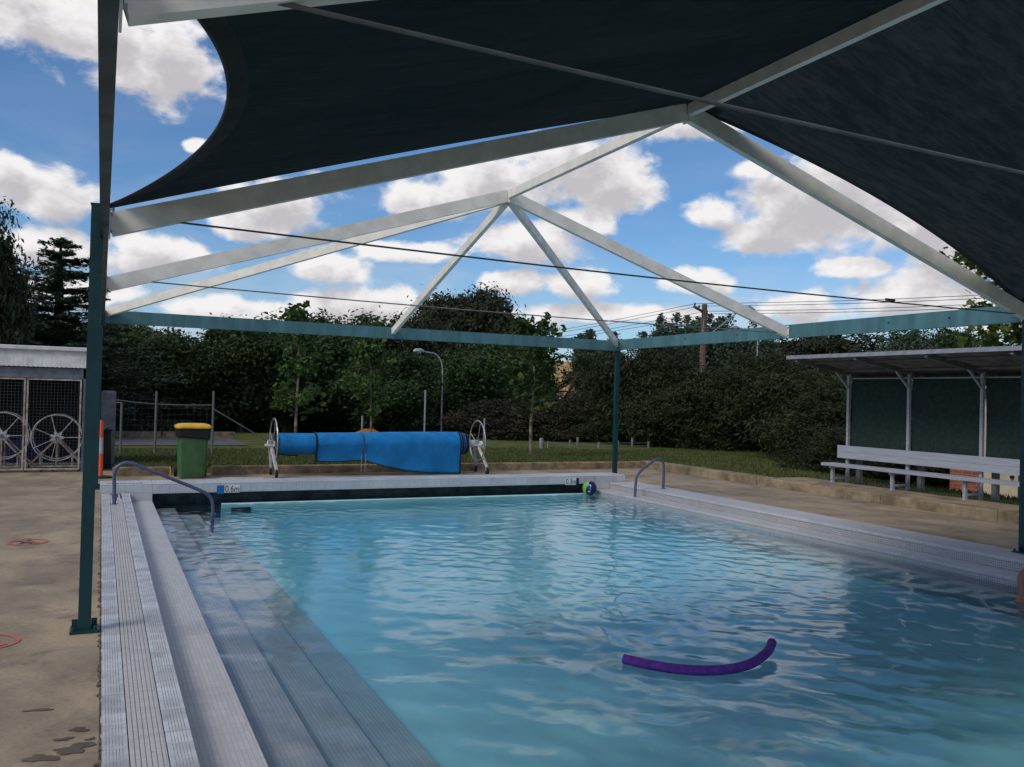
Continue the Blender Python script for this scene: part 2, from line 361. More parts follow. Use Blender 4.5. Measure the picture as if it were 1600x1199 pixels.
def thing(name, label, cat, loc=(0, 0, 0), group=None):
    o = bpy.data.objects.new(name, None); COL.objects.link(o); o.location = loc; o.empty_display_size = .2
    return tag(o, label, cat, group)
def tag(o, label, cat, group=None):
    o['label'] = label; o['category'] = cat
    if group: o['group'] = group
    return o
def struct(o): o['kind'] = 'structure'; return o
def raw_mesh(name, verts, quads, m, parent=None, smooth=False, kind=None, tri=False):
    """fast mesh from numpy arrays"""
    k = 3 if tri else 4
    me = bpy.data.meshes.new(name); nv, nf = len(verts), len(quads)
    me.vertices.add(nv); me.vertices.foreach_set('co', np.asarray(verts, np.float32).ravel())
    me.loops.add(nf*k); me.loops.foreach_set('vertex_index', np.asarray(quads, np.int32).ravel())
    me.polygons.add(nf); me.polygons.foreach_set('loop_start', np.arange(0, nf*k, k, dtype=np.int32))
    try: me.polygons.foreach_set('loop_total', np.full(nf, k, np.int32))
    except Exception: pass
    if smooth: me.polygons.foreach_set('use_smooth', np.ones(nf, bool))
    me.materials.append(MATS[m]); me.update(calc_edges=True); me.validate()
    return link(name, me, parent, kind) if name else me
def grid(xs, ys, zf):
    X, Y = np.meshgrid(xs, ys); Z = zf(X, Y); nx, ny = len(xs), len(ys)
    v = np.stack([X.ravel(), Y.ravel(), Z.ravel()], 1); i = np.arange(nx*ny).reshape(ny, nx)
    q = np.stack([i[:-1, :-1], i[:-1, 1:], i[1:, 1:], i[1:, :-1]], -1).reshape(-1, 4); return v, q
rng = np.random.default_rng(7); random.seed(7)

# ------------------------------------------------------------------ ground
def sm(a, b, x): t = np.clip((x-a)/(b-a), 0, 1); return t*t*(3-2*t)
def gz(X, Y):
    X = np.asarray(X, float); Y = np.asarray(Y, float)
    z = .135 - .30*sm(16, 28, Y) - 1.0*sm(33, 60, Y)
    z = z + sm(0, 1, (X-13.4)/3)*(-.42)*(1-sm(15, 26, Y))
    hill = sm(95, 330, Y)*(10+11*sm(60, 200, X)+4*np.sin(X*.013+1.2)+2.5*np.sin(X*.031+.5))
    z = z + hill
    inside = ((X < 11.75) & (Y < 17.35) & (X > -40)) | ((X < .25) & (Y < 20.7) & (X > -6.5))
    z = np.where(inside, -1.3, z)
    z = np.where((X <= -6.5) & (Y < 17.35), -.12, z)
    return z
xs = np.unique(np.concatenate([np.linspace(-700, -40, 24), np.linspace(-40, 60, 121), [11.74, 11.76, -6.49, -6.51, .24, .26], np.linspace(60, 900, 40)]))
ys = np.unique(np.concatenate([np.linspace(-300, -30, 10), np.linspace(-30, 60, 100), [17.34, 17.36, 20.69, 20.71], np.linspace(60, 480, 60), [600, 900]]))
v, q = grid(xs, ys, gz); struct(raw_mesh('grass_ground', v, q, 'grass_ground', smooth=False))

# road beyond the lawn
v, q = grid(np.linspace(-60, 4.2, 34), np.linspace(28.2, 33, 4), lambda X, Y: gz(X, Y)+.02); struct(raw_mesh('road', v, q, 'road'))
m = MB()
for i in range(25): m.box(-58+i*2.5, -55.56+i*2.5, 33.0, 33.25, -.5, .03)
struct(m.build('road_kerb', 'kerb'))

# deck of concrete slabs round the pool, each slab its own piece with an open joint
DECK = struct(MB().box(-6.5, 11.42, -9, -6.5, -.6, -.02).build('deck', 'concrete'))
def slab(x0, x1, y0, y1): MB().box(x0+.004, x1-.004, y0+.004, y1-.004, -.5, 0, .006).build('slab', 'concrete', DECK)
for (y0, y1) in ((-6.5, -2), (-2, 2.6), (2.6, 8.35), (8.35, 12.7), (12.7, 17.3)):
    slab(-3.2, .0435, y0, y1); slab(-6.5, -3.2, y0, y1)
slab(.035, 4.6, 14.86, 17.3); slab(4.6, 9.42, 14.86, 17.3); slab(9.42, 11.48, 14.1, 17.3)
for (y0, y1) in ((-6.5, -1), (-1, 4.2), (4.2, 9.2), (9.2, 14.1)): slab(9.42, 11.48, y0, y1)
slab(.035, 9.42, -6.5, -2.4)
slab(-6.5, .25, 17.3, 20.72)

# low kerbs, poured in lengths
KF = thing('kerb', 'low brown concrete kerb between the pool deck and the lawn, behind the bin and reel', 'kerb', (5.5, 17.0, 0))
def kseg(par, *a): MB().box(*a, .012).build('kerb_block', 'kerb', par)
kseg(KF, .22, 1.16, 16.98, 17.18, -.05, .15)
for a, b in ((1.9, 3.85), (3.86, 5.95), (5.96, 8.2), (8.21, 10.3), (10.31, 11.47)): kseg(KF, a, b, 16.98, 17.18, -.05, .155)
mk = MB(); mk.box(1.161, 1.18, 16.975, 17.185, -.04, .145); mk.build('painted_end', 'bin_yellow', KF)
KR = thing('kerb', 'low beige concrete kerb along the right side of the deck below the bench', 'kerb', (11.5, 8, 0))
for a, b in ((-8, -2.5), (-2.49, 1.8), (1.81, 5.1), (5.11, 8.2), (8.21, 10.25), (10.26, 13.2), (13.21, 15.4), (15.41, 17.18)):
    MB().box(11.48, 11.78, a, b, -.05, .16 + .004*math.sin(a*3), .015).build('kerb_block', 'kerb_light', KR)
apron = struct(MB().box(11.784, 12.48, -8, 13.0, -.05, .158, .01).build('apron', 'kerb_light'))

# ------------------------------------------------------------------ pool
POOL = struct(MB().box(.04, .425, -2.4, 14.30, -.9, -.012).build('pool', 'grout'))
# coping, left: two rows of border tiles with narrow strips between
tl = .148
def tile_obj(me, x, y, name):
    o = bpy.data.objects.new(name, me); COL.objects.link(o); o.parent = POOL; o.location = (x, y, 0 + random.uniform(-.0012, .0012)); o.rotation_euler = (random.uniform(-.006, .006), random.uniform(-.006, .006), random.uniform(-.008, .008)); return o
def tile_mesh(w, l, ribs, mname):
    m = MB(); m.box(-w/2, w/2, -l/2, l/2, -.011, 0, .0022)
    for i in range(ribs):
        x = -w*.30 + w*.60*i/(ribs-1); m.cur = 1; m.box(x-.0013, x+.0013, -l/2+.004, l/2-.004, -.001, .0004); m.cur = 0
    o = m.build('tmp', [mname, 'groove']); me = o.data; bpy.data.objects.remove(o); me.name = 'tile'; return me
bt = tile_mesh(.112, tl-.0075, 6, 'coping_tile')
y = 14.30 - tl/2; n = 0
while y > -2.4:
    if y > 2.6 and n < 80:
        tile_obj(bt, .040+.057, y, 'tile'); tile_obj(bt, .425-.057, y - .03, 'tile'); n += 1
    y -= tl
st = tile_mesh(.0198, .956, 0, 'coping_strip'); k = 0
x0s = .040+.1165; wd = (.425-.1165) - x0s; nc = 7
rest = MB()
for c in range(nc):
    x = x0s + wd*(c+.5)/nc; y = 2.6 + (c*.37 % .9); k = 0
    while y < 13.34:
        if k < 10: tile_obj(st, x, y+.48, 'tile_strip').rotation_euler = (0, 0, 0)
        else: rest.box(x-.0098, x+.0098, y+.002, y+.958, -.011, -.0004)
        y += .96; k += 1
o = rest.build('tile_strips', 'coping_strip', POOL, kind='stuff')
m = MB()
m.box(.043, .422, -2.4, 2.58, -.011, -.0006); m.build('coping_near', 'tread', POOL)
STEPS = [(.425, .745, -.125, 'tread'), (.745, 1.07, -.25, 'wet_tread'), (1.07, 1.42, -.355, 'wet_tread'), (1.42, 1.76, -.46, 'wet_tread')]
for a, b, z, mm in STEPS: MB().box(a, b, -2.4, 14.31, -.9, z, .006).build('step', mm, POOL)
# far wall: raised hob over a dark overflow gutter
m = MB(); m.box(.745, 8.5, 14.62, 14.84, -.9, -.022); m.build('gutter_back', 'gutter', POOL)
m = MB(); m.box(1.76, 8.5, 14.315, 14.42, -.9, -.205, .004); m.build('gutter_lip', 'pool_paint', POOL)
m = MB(); m.box(.745, 8.5, 14.425, 14.615, -.9, -.25); m.build('gutter_bed', 'gutter', POOL)
x = .745
for i in range(33):
    x1 = min(8.5, x+.24)
    if x1 - x > .05: MB().box(x+.0012, x1-.0012, 14.30, 14.85, -.02, .13 + random.uniform(-.001, .001), .006).build('hob_tile', 'hob_tile', POOL)
    x = x1
MB().box(.02, .743, 14.312, 14.85, -.9, .132, .008).build('hob_end', 'hob_tile', POOL)
MB().box(8.502, 9.20, 14.31, 14.852, -.9, .132, .012).build('hob_end', 'hob_tile', POOL)
m = MB()
for i in range(9): m.box(.12+i*.056, .165+i*.056, 14.37, 14.43, .1325, .1345)
m.build('drain_slots', 'grout', POOL)
# right side
y = 14.29
while y > -2.4:
    y0 = y-.27; MB().box(8.85, 9.418, y0+.0015, y-.0015, -.035, 0 + random.uniform(-.0012, .0012), .004).build('coping_tile', 'coping_tile' if random.random() < .0 else 'tread', POOL); y = y0
MB().box(8.86, 9.41, -2.4, 14.305, -.9, -.037).build('riser', 'mosaic', POOL)
y = 14.29
while y > -2.4:
    y0 = y-.27; MB().box(8.5, 8.859, y0+.0015, y-.0015, -.16, -.132 + random.uniform(-.001, .001), .004).build('step_tile', 'tread', POOL); y = y0
MB().box(8.508, 8.858, -2.4, 14.306, -.9, -.162).build('riser', 'mosaic', POOL)
MB().box(8.30, 8.506, -2.4, 14.307, -.9, -.29, .006).build('step', 'wet_tread', POOL)
MB().box(.04, 9.41, -2.42, -2.402, -.9, -.01).build('end_wall', 'mosaic', POOL)
m = MB(); m.add([(1.76, -2.4, -.66), (8.31, -2.4, -.47), (8.31, 14.32, -.47), (1.76, 14.32, -.66)], [(0, 1, 2, 3)]); m.build('pool_floor', 'pool_paint', POOL)
MB().box(1.9, 2.2, 14.300, 14.314, -.36, -.27).build('inlet_grille', 'gutter', POOL)

# water
def waves():
    xs = np.arange(.746, 8.503, .036); ys = np.arange(-2.39, 14.31, .036); r = np.random.default_rng(3)
    X, Y = np.meshgrid(xs, ys); Z = np.zeros_like(X)
    # gentle swell and crossing ripples; calmer towards the far wall, rounder swell by the float
    amp = .55 + .45*np.sin(X*.9+.4)*np.sin(Y*.55+1.0)
    near = np.exp(-(((X-4.6)/2.6)**2 + ((Y-4.2)/2.2)**2))
    for i in range(90):
        L = .13*(8.0**(r.random()**1.35)); th = r.normal(1.15, .8); kx, ky = 2*PI/L*math.cos(th), 2*PI/L*math.sin(th)
        a = .00085*(L/.3)**.85; ph = r.random()*2*PI
        wv = np.sin(kx*X + ky*Y + ph + 1.3*np.sin(.8*X+.6*Y+i))
        Z += a*wv*(amp*.85 if L < .35 else .15+.5*near)
    # rings spreading from the bather at the right
    d = np.hypot(X-7.75, Y-5.2); Z += .004*np.sin(d*2*PI/.30)*np.exp(-d/1.1)
    v = np.stack([X.ravel(), Y.ravel(), (Z-.21).ravel()], 1); ny, nx = X.shape; i = np.arange(nx*ny).reshape(ny, nx)
    q = np.stack([i[:-1, :-1], i[:-1, 1:], i[1:, 1:], i[1:, :-1]], -1).reshape(-1, 4)
    nb = len(v); rim = np.concatenate([i[0, :], i[1:, -1], i[-1, -2::-1], i[-2:0:-1, 0]]); hi = v[rim].copy(); lo = hi.copy(); lo[:, 2] = -.95
    n = len(rim); k = np.arange(n); k2 = (k+1) % n
    side = np.stack([nb+k2, nb+k, nb+n+k, nb+n+k2], 1)
    v = np.concatenate([v, hi, lo]); c = [nb+n+j for j in (0, nx-1, nx-1+ny-1, nx-1+ny-1+nx-1)]
    q = np.concatenate([q, side, np.array([[c[3], c[2], c[1], c[0]]])])
    o = struct(raw_mesh('water', v, q, 'water', smooth=True))
waves()

# ------------------------------------------------------------------ pavilion frame
xL, xR, xC, zB, zA = -.025, 9.30, 4.63, 2.67, 4.15
Y1, YM, YF = 6.33, 10.08, 14.83
FR = thing('pavilion_frame', 'tall steel pavilion frame over the pool with teal posts and white rafters', 'frame', (xC, 8, 0))
def post(x, y, z0=0.):
    p = MB().box(x-.038, x+.038, y-.038, y+.038, z0+.012, 2.785).build('post', 'post_paint', FR)
    MB().box(x-.042, x+.042, y-.042, y+.042, 2.786, 2.79).build('cap', 'post_paint', p)
    MB().box(x-.085, x+.085, y-.085, y+.085, z0+.001, z0+.018).build('base_plate', 'post_paint', p)
    for i in (-1, 1):
        for j in (-1, 1): MB().cyl((x+i*.064, y+j*.064, z0+.018), (x+i*.064, y+j*.064, z0+.045), .013, 6).build('anchor_bolt', 'post_paint', p)
        MB().box(x+min(i*.075, i*.039), x+max(i*.075, i*.039), y-.004, y+.004, z0+.018, z0+.08).build('gusset', 'post_paint', p)
post(xL-.032, Y1); post(xL-.02, YF+.1); post(xR, Y1); post(xR+.02, YF+.06); post(xL, -4.9); post(xR, -4.9)
def beam(a, b, w=.075, h=.2, mm='beam_paint', name='eave_beam'): return MB().bar(a, b, w, h).build(name, mm, FR)
beam((xL+.0125, -5, zB), (xL+.0125, YF, zB), .05, .2, 'post_paint')
beam((xL-.03, YF+.045, zB), (xR+.06, YF+.045, zB-.02), .08, .2)
beam((xR+.01, YF+.003, zB), (xR+.01, -5, zB), .075, .2)
def rafter(a, b, w=.07, h=.15, name='rafter'): return MB().bar(a, b, w, h).build(name, 'white_steel', FR)
for yy in (Y1, YM, 2.58, -1.17):
    d = Vector((xC-xL, 0, zA-zB)).normalized()
    rafter((xL+.04, yy, zB-.01), (xC-.012, yy, zA)); rafter((xR-.03, yy, zB-.01), (xC+.012, yy, zA))
    MB().box(xC-.011, xC+.011, yy-.05, yy+.05, zA-.09, zA+.06).build('apex_plate', 'white_steel', FR)
    m = MB(); n = 14
    m.tube([(xL+.1 + (xR-xL-.2)*i/n, yy-.01, zB+.06-.085*i/n - .035*math.sin(PI*i/n)) for i in range(n+1)], .0072 if yy > 5 else .0085, 8)
    t = m.build('tie_rod', 'cable' if yy < 7 else 'tie_paint', FR, smooth=True)
    MB().cyl((7.1, yy-.01, zB-.006), (7.22, yy-.01, zB-.008), .014, 8).build('turnbuckle', 'cable', t)
rafter((xC-.03, YM+.04, zA-.03), (xL+.06, YF, zB+.06), .06, .12, 'hip_rafter'); rafter((xC+.03, YM+.04, zA-.03), (xR-.02, YF, zB+.02), .06, .12, 'hip_rafter')
rafter((xC-.001, YM+.05, zA-.05), (xC+.0, YF, zB+.02), .06, .11, 'jack_rafter')
for a, b in ((YM-.05, Y1+.05), (Y1-.05, 2.63), (2.53, -1.12)): rafter((xC, a, zA+.012), (xC, b, zA+.012), .06, .10, 'ridge')

for yy in (Y1, YM, 2.58):
    for x, sg in ((xL+.0385, 1), (xR-.0285, -1)):
        c = MB().box(min(x, x+sg*.008), max(x, x+sg*.008), yy-.055, yy+.055, zB-.095, zB+.085).build('cleat', 'white_steel', FR)
        for z in (-.06, .055): MB().cyl((x+sg*.008, yy-.046, zB+z), (x+sg*.02, yy-.046, zB+z), .009, 6).build('bolt', 'galv', c)
for y in (12.6, 11.2, 8.2, 7.3): MB().cyl((xR-.028, y, zB+.01), (xR-.034, y, zB+.01), .014, 8).build('bolt', 'post_paint', FR)
# shade sails above the rafters
def sail(side):
    xe = xL if side < 0 else xR
    nu, nv = 48, 64; V = []
    for j in range(nv+1):
        t = j/nv                       # 0 at the far edge, 1 at the near edge
        for i in range(nu+1):
            s = i/nu                   # 0 at the eave, 1 at the ridge
            yfar = 6.47 - (.0 if side < 0 else .34*math.sin(PI*min(1, s*1.02))**.8) - .08*s
            yy = yfar + (2.45-yfar)*t
            ph = (6.4-yy)/3.8; ph -= math.floor(ph) if ph > 0 else 0
            inn = (.525 if side < 0 else .12)*math.sin(PI*ph)**.75 if 0 < ph < 1 else 0
            edge = xe + (-side)*inn
            x = edge + (xC - side*(.02) - edge)*s
            f = (x-xe)/(xC-xe); z = 2.79 + min(f, 1)*(4.235-2.79) + (.012 if side > 0 else 0)*s - .10*math.sin(PI*s)*math.sin(PI*min(1, t*2 % 1.0001)) - .02*(1-s)*math.sin(PI*ph if 0 < ph < 1 else 0)
            if side < 0: z += .03*math.sin(PI*s)*(1-t)**6
            V.append((x, yy, z))
    q = [(j*(nu+1)+i, j*(nu+1)+i+1, (j+1)*(nu+1)+i+1, (j+1)*(nu+1)+i) for j in range(nv) for i in range(nu)]
    th = thing('shade_sail', 'dark shade cloth sail over the left roof slope with a curved open edge' if side < 0 else 'dark shade cloth sail over the right roof slope with a wavy crease pattern', 'shade sail', (xe, 3, 2.8))
    c = raw_mesh('cloth', V, q, 'shade_cloth' if side < 0 else 'shade_cloth_lit', th, smooth=True)
    hm = MB(); hm.add([(a, b, cz-.004) for j in (0, 1) for a, b, cz in V[j*(nu+1):(j+1)*(nu+1)]], [(i, i+1, nu+2+i, nu+1+i) for i in range(nu)]); hm.build('hem', 'hem', c, smooth=True)
    hm = MB(); hm.add([(a, b, cz-.004) for j in range(nv+1) for a, b, cz in V[j*(nu+1):j*(nu+1)+2]], [(2*j, 2*j+1, 2*j+3, 2*j+2) for j in range(nv)]); hm.build('hem', 'hem', c, smooth=True)
    m = MB(); m.tube([V[i] for i in range(nu+1)], .008, 6); m.build('edge_cable', 'black', c)
    m = MB(); m.tube([V[j*(nu+1)] for j in range(nv+1)], .008, 6); m.build('edge_cable', 'black', c)
    m = MB(); p = Vector(V[0]); e = Vector((xe + side*(-.06), Y1+.02, 2.77)); m.ring((p+e)/2, .035, .007, 'y', 14, 6); m.cyl(p, e, .008, 6); m.build('shackle', 'galv', th)
    # stitched doubling patches at the ridge corner, seams
    k = [V[j*(nu+1)+i] for j in (0, 1, 2, 3) for i in range(nu-3, nu+1)]
    pm = MB(); pm.add([(a, b, cz-.006) for a, b, cz in k], [(r*4+s, r*4+s+1, (r+1)*4+s+1, (r+1)*4+s) for r in range(3) for s in range(3)]); pm.build('corner_patch', 'black', th, smooth=True)
sail(-1); sail(1)

# ------------------------------------------------------------------ shelter, bench and small building on the right
def corr(x0, x1, y0, y1, z0, z1, pitch=.076, amp=.011, along='y'):
    """corrugated sheet: ridges run along x, wave along y; z from z0 at x0 to z1 at x1"""
    n = int((y1-y0)/pitch*6); V = []; Q = []
    for i in range(n+1):
        y = y0+(y1-y0)*i/n; a = amp*math.sin(2*PI*(y-y0)/pitch)
        V += [(x0, y, z0+a), (x1, y, z1+a), (x0, y, z0+a-.004), (x1, y, z1+a-.004)]
    for i in range(n):
        k = i*4; Q += [(k, k+1, k+5, k+4), (k+2, k+6, k+7, k+3), (k, k+4, k+6, k+2), (k+1, k+3, k+7, k+5)]
    return MB().add(V, Q)
SH = thing('shelter', 'open spectator shelter with skillion iron roof and dark green mesh back behind the bench', 'shelter', (12.6, 9, .17))
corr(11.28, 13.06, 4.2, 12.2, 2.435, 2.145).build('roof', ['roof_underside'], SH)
MB().bar((11.262, 4.2, 2.425), (11.262, 12.22, 2.425), .02, .065).build('fascia', 'galv', SH)
PY = [12.0, 10.66, 9.28, 7.9, 6.5, 5.1]
for k, y in enumerate(PY):
    p = MB().box(12.55, 12.60, y-.025, y+.025, .15, 2.17).build('post', 'alu', SH)
    MB().box(12.70, 12.79, y-.165, y-.085, .0, 2.12).build('rear_post', 'alu_dark', SH)
    MB().bar((11.29, y, 2.385), (13.02, y, 2.10), .045, .085).build('rafter', 'alu_dark', SH)
    MB().bar((12.565, y, 1.90), (12.24, y, 2.20), .03, .035).build('brace', 'alu', SH)
for xx in (11.7, 12.4, 12.98):
    z = 2.435-(xx-11.28)*.163-.035; MB().bar((xx, 4.2, z), (xx, 12.18, z), .04, .035).build('purlin', 'alu_dark', SH)
for a, b in zip(PY[:-1], PY[1:]):
    v, q = grid(np.linspace(b+.03, a-.03, 26), np.linspace(.70, 2.07, 20), lambda X, Y: 12.63 + .012*np.sin(X*5)*np.sin(Y*4+X))
    v = np.stack([v[:, 2], v[:, 0], v[:, 1]], 1); raw_mesh('screen_panel', v, q, 'screen', SH, smooth=True)
    MB().bar((12.635, b, 2.08), (12.635, a, 2.08), .02, .02).build('screen_rail', 'alu', SH)

BN = thing('bench', 'long silver slatted aluminium bench with backrest under the shelter roof', 'bench', (12.4, 9, .15))
def plank(x0, x1, z0, z1, name, y0=4.3, y1=12.18):
    MB().box(x0, x1, y0, y1, z0, z1, .004).build(name, 'alu', BN)
plank(12.10, 12.245, .465, .515, 'seat_plank'); plank(12.25, 12.395, .465, .515, 'seat_plank')
plank(12.50, 12.543, .60, .715, 'back_plank'); plank(12.50, 12.541, .718, .835, 'back_plank')
for y in PY:
    leg = MB().box(12.185, 12.235, y-.025, y+.025, .158, .464).build('leg', 'alu', BN)
    MB().box(12.17, 12.25, y-.04, y+.04, .1585, .166).build('foot', 'alu', leg)
    MB().box(12.236, 12.548, y-.018, y+.018, .225, .255).build('stretcher', 'alu', BN); MB().box(12.14, 12.548, y-.02, y+.02, .425, .464).build('seat_bracket', 'alu', BN)

BB = thing('brick_building', 'low red brick building with a cream door seen under the bench', 'building', (17, 9, -.3))
MB().box(17.0, 20.5, 3.0, 11.66, -.6, 2.0).build('wall', 'brick', BB)
MB().box(17.0, 20.5, 12.62, 13.30, -.6, 2.0).build('wall', 'brick', BB)
MB().box(17.10, 20.4, 11.662, 12.618, -.55, 2.0).build('wall_inner', 'house_wall', BB)
dr = MB().box(17.02, 17.06, 11.68, 12.60, -.32, 1.78).build('door', 'door_cream', BB)
MB().cyl((17.02, 11.84, .19), (16.96, 11.84, .19), .035, 10).build('door_knob', 'black', dr)
MB().box(17.0, 17.05, 11.662, 11.678, -.32, 1.8).build('door_jamb', 'house_wall', BB)
MB().box(16.7, 20.8, 2.7, 13.6, 2.0, 2.06).build('roof', 'galv', BB)

# ------------------------------------------------------------------ pump shed on the left with mesh gate and rope reels
SD = thing('storage_shed', 'white iron roofed storage shed behind the left post, closed by a wire mesh gate', 'shed', (-2.2, 18.5, 0))
n = 150; V = []; Q = []
for i in range(n+1):
    x = -4.8 + (4.58)*i/n; a = .010*math.sin(2*PI*x/.076); V += [(x, 17.86+a, 1.915+.006*math.sin(2*PI*x/.076)), (x, 17.90+a*.2, 2.22)]
for i in range(n): Q.append((2*i, 2*i+2, 2*i+3, 2*i+1))
MB().add(V, Q).build('fascia_sheet', 'shed_white', SD, smooth=True)
MB().box(-4.85, -.215, 17.84, 17.93, 2.222, 2.29, .01).build('capping', 'shed_white', SD)
MB().box(-4.8, -.22, 17.94, 20.6, 2.18, 2.25).build('roof', 'galv', SD)
MB().box(-4.8, -.22, 17.95, 18.05, 1.715, 1.90).build('lintel', 'shed_beam', SD)
MB().box(-.31, -.21, 17.95, 18.06, -.05, 2.1).build('post', 'shed_beam', SD)
MB().box(-4.8, -4.7, 17.95, 18.06, -.05, 2.1).build('post', 'shed_beam', SD)
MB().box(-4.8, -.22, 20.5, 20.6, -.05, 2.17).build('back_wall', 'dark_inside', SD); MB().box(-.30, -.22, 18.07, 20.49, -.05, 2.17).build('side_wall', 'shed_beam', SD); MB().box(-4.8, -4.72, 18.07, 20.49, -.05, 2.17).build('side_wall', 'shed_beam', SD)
for gx0, gx1 in ((-1.22, -.33), (-2.75, -1.235), (-4.25, -2.765)):
    g = MB().bar((gx0, 17.93, 1.69), (gx1, 17.93, 1.69), .03, .03).build('gate_frame', 'rusty_white', SD)
    MB().bar((gx0, 17.93, .06), (gx1, 17.93, .06), .03, .03).build('bottom_rail', 'rusty_white', g)
    for xx in (gx0+.016, gx1-.016): MB().bar((xx, 17.93, .076), (xx, 17.93, 1.674), .03, .03).build('gate_stile', 'rusty_white', g)
    m = MB(); k = int((gx1-gx0)/.055)
    for i in range(1, k): x = gx0+(gx1-gx0)*i/k; m.bar((x, 17.945, .076), (x, 17.945, 1.674), .004, .004)
    for i in range(1, 29): z = .076+1.598*i/29; m.bar((gx0+.03, 17.95, z), (gx1-.03, 17.95, z), .004, .004)
    m.build('wire_mesh', 'wire', g, kind='stuff')
def rope_reel(x, z, label, r=.42):
    t = thing('rope_reel', label, 'reel', (x, 18.2, 0), 'lane rope reels in the shed')
    w = MB().ring((x, 18.12, z), r, .011, 'y', 48, 8).build('wheel_rim', 'white_metal', t, smooth=True)
    MB().ring((x, 18.62, z), r, .011, 'y', 48, 8).build('wheel_rim', 'white_metal', t, smooth=True)
    for i in range(7):
        a = 2*PI*i/7 + .02; MB().cyl((x+.1*math.cos(a), 18.12, z+.1*math.sin(a)), (x+(r-.005)*math.cos(a), 18.12, z+(r-.005)*math.sin(a)), .008, 6).build('spoke', 'white_metal', w)
    poly = []
    for i in range(28):
        a = 2*PI*i/28+.02; rr = .105 + .035*math.cos(7*(a-.02)); poly.append((rr*math.cos(a), rr*math.sin(a)))
    m = MB(); n = len(poly); m.add([(x+a, 18.105, z+b) for a, b in poly]+[(x+a, 18.13, z+b) for a, b in poly], [tuple(range(n)), tuple(range(2*n-1, n-1, -1))]+[(i, n+i, n+(i+1) % n, (i+1) % n) for i in range(n)]); m.build('hub_plate', 'white_metal', w)
    MB().cyl((x, 18.06, z), (x, 18.68, z), .03, 12).build('axle', 'alu_dark', t)
    for yy in (18.07, 18.66):
        fr = MB().bar((x, yy, z-.02), (x-.46, yy, .10), .03, .03).build('stand_leg', 'rusty_white', t); MB().bar((x, yy, z-.02), (x+.44, yy, .12), .03, .03).build('stand_leg', 'rusty_white', t)
        MB().bar((x-.45, yy, .10), (x+.46, yy, .10), .032, .032).build('stand_base', 'rusty_white', t)
        for xx, zt in ((-.26, .28), (0, z-.05), (.26, .28)): MB().bar((x+xx, yy, .116), (x+xx, yy, zt), .022, .022).build('stand_strut', 'rusty_white', t)
    for xx in (-.25, -.05, .38): MB().cyl((x+xx-.01, 18.07, .045), (x+xx+.03, 18.07, .045), .04, 10).build('castor', 'rubber', t)
rope_reel(-.72, .62, 'white spoked rope reel behind the mesh gate, nearest the teal post'); rope_reel(-1.60, .65, 'white spoked rope reel behind the mesh gate, cut by the left picture edge')
tag(MB().tube([(-1.1, 19.2, .02), (-1.05, 19.15, .35), (-1.25, 19.2, .5), (-1.5, 19.25, .3), (-1.6, 19.2, .03)], [.16, .2, .22, .2, .15], 10).build('folded_tarp', 'cover_navy', None, smooth=True), 'dark blue folded tarp lying inside the shed behind the reels', 'tarp')

tag(MB().box(.0, .27, 19.0, 19.9, -.1, 1.50, .03).build('cabinet', 'concrete_box', None), 'tall grey service cabinet standing right of the shed', 'cabinet')
t = thing('black_hose_bundle', 'black bundle of hose hanging against the grey cabinet', 'hose', (.13, 18.3, 0))
for i in range(5): MB().tube([(.08+i*.022, 18.40, .80-.02*abs(i-2)), (.075+i*.026, 18.36, .5), (.07+i*.03, 18.34, .2), (.075+i*.028, 18.36, .02)], .018, 8).build('hose_loop', 'black', t, smooth=True)
MB().tube([(.05, 18.32, .74), (.13, 18.31, .76), (.21, 18.33, .745)], .02, 8).build('binding', 'black', t)

t = thing('delineator_post', 'orange plastic warning post with grey band beside the teal post', 'warning post', (.02, 16.72, 0))
MB().tube([(.02, 16.72, .03), (.015, 16.72, .42)], .045, 14).build('lower_tube', 'orange', t, smooth=True)
MB().tube([(.015, 16.72, .42), (.01, 16.72, .70)], .0445, 14).build('reflective_band', 'reflective', t, smooth=True)
MB().tube([(.01, 16.72, .70), (.005, 16.72, .97), (.005, 16.72, 1.0)], [.045, .044, .03], 14).build('upper_tube', 'orange', t, smooth=True)
MB().tube([(.02, 16.72, .004), (.02, 16.72, .03), (.02, 16.72, .04)], [.2, .19, .12], 10).build('base', 'rubber', t)

# ------------------------------------------------------------------ wheelie bin
BI = thing('wheelie_bin', 'green wheelie bin with yellow lid and black liner on the deck edge', 'bin', (1.49, 16.6, 0))
def loft(sections, cap=True):
    m = MB(); n = len(sections[0]); V = [p for s in sections for p in s]; Fc = []
    for i in range(len(sections)-1):
        for k in range(n): Fc.append((i*n+k, i*n+(k+1) % n, (i+1)*n+(k+1) % n, (i+1)*n+k))
    if cap: Fc += [tuple(range(n-1, -1, -1)), tuple((len(sections)-1)*n+k for k in range(n))]
    return m.add(V, Fc)
def rrect(cx, cy, w, d, z, r=.05, n=5, dz=None):
    P = []
    for sx, sy, a0 in ((1, 1, 0), (-1, 1, 90), (-1, -1, 180), (1, -1, 270)):
        for k in range(n):
            a = R(a0+90*k/(n-1)); x = cx+sx*(w/2-r)+r*math.cos(a); y = cy+sy*(d/2-r)+r*math.sin(a); P.append((x, y, z + (dz(x, y) if dz else 0)))
    return P
cx, cy = 1.495, 16.55
loft([rrect(cx, cy, .43, .44, .015, .05), rrect(cx, cy, .445, .46, .10, .05), rrect(cx, cy-.01, .49, .56, .72, .05), rrect(cx, cy-.01, .50, .58, .84, .05)]).build('body', 'bin_green', BI, smooth=True)
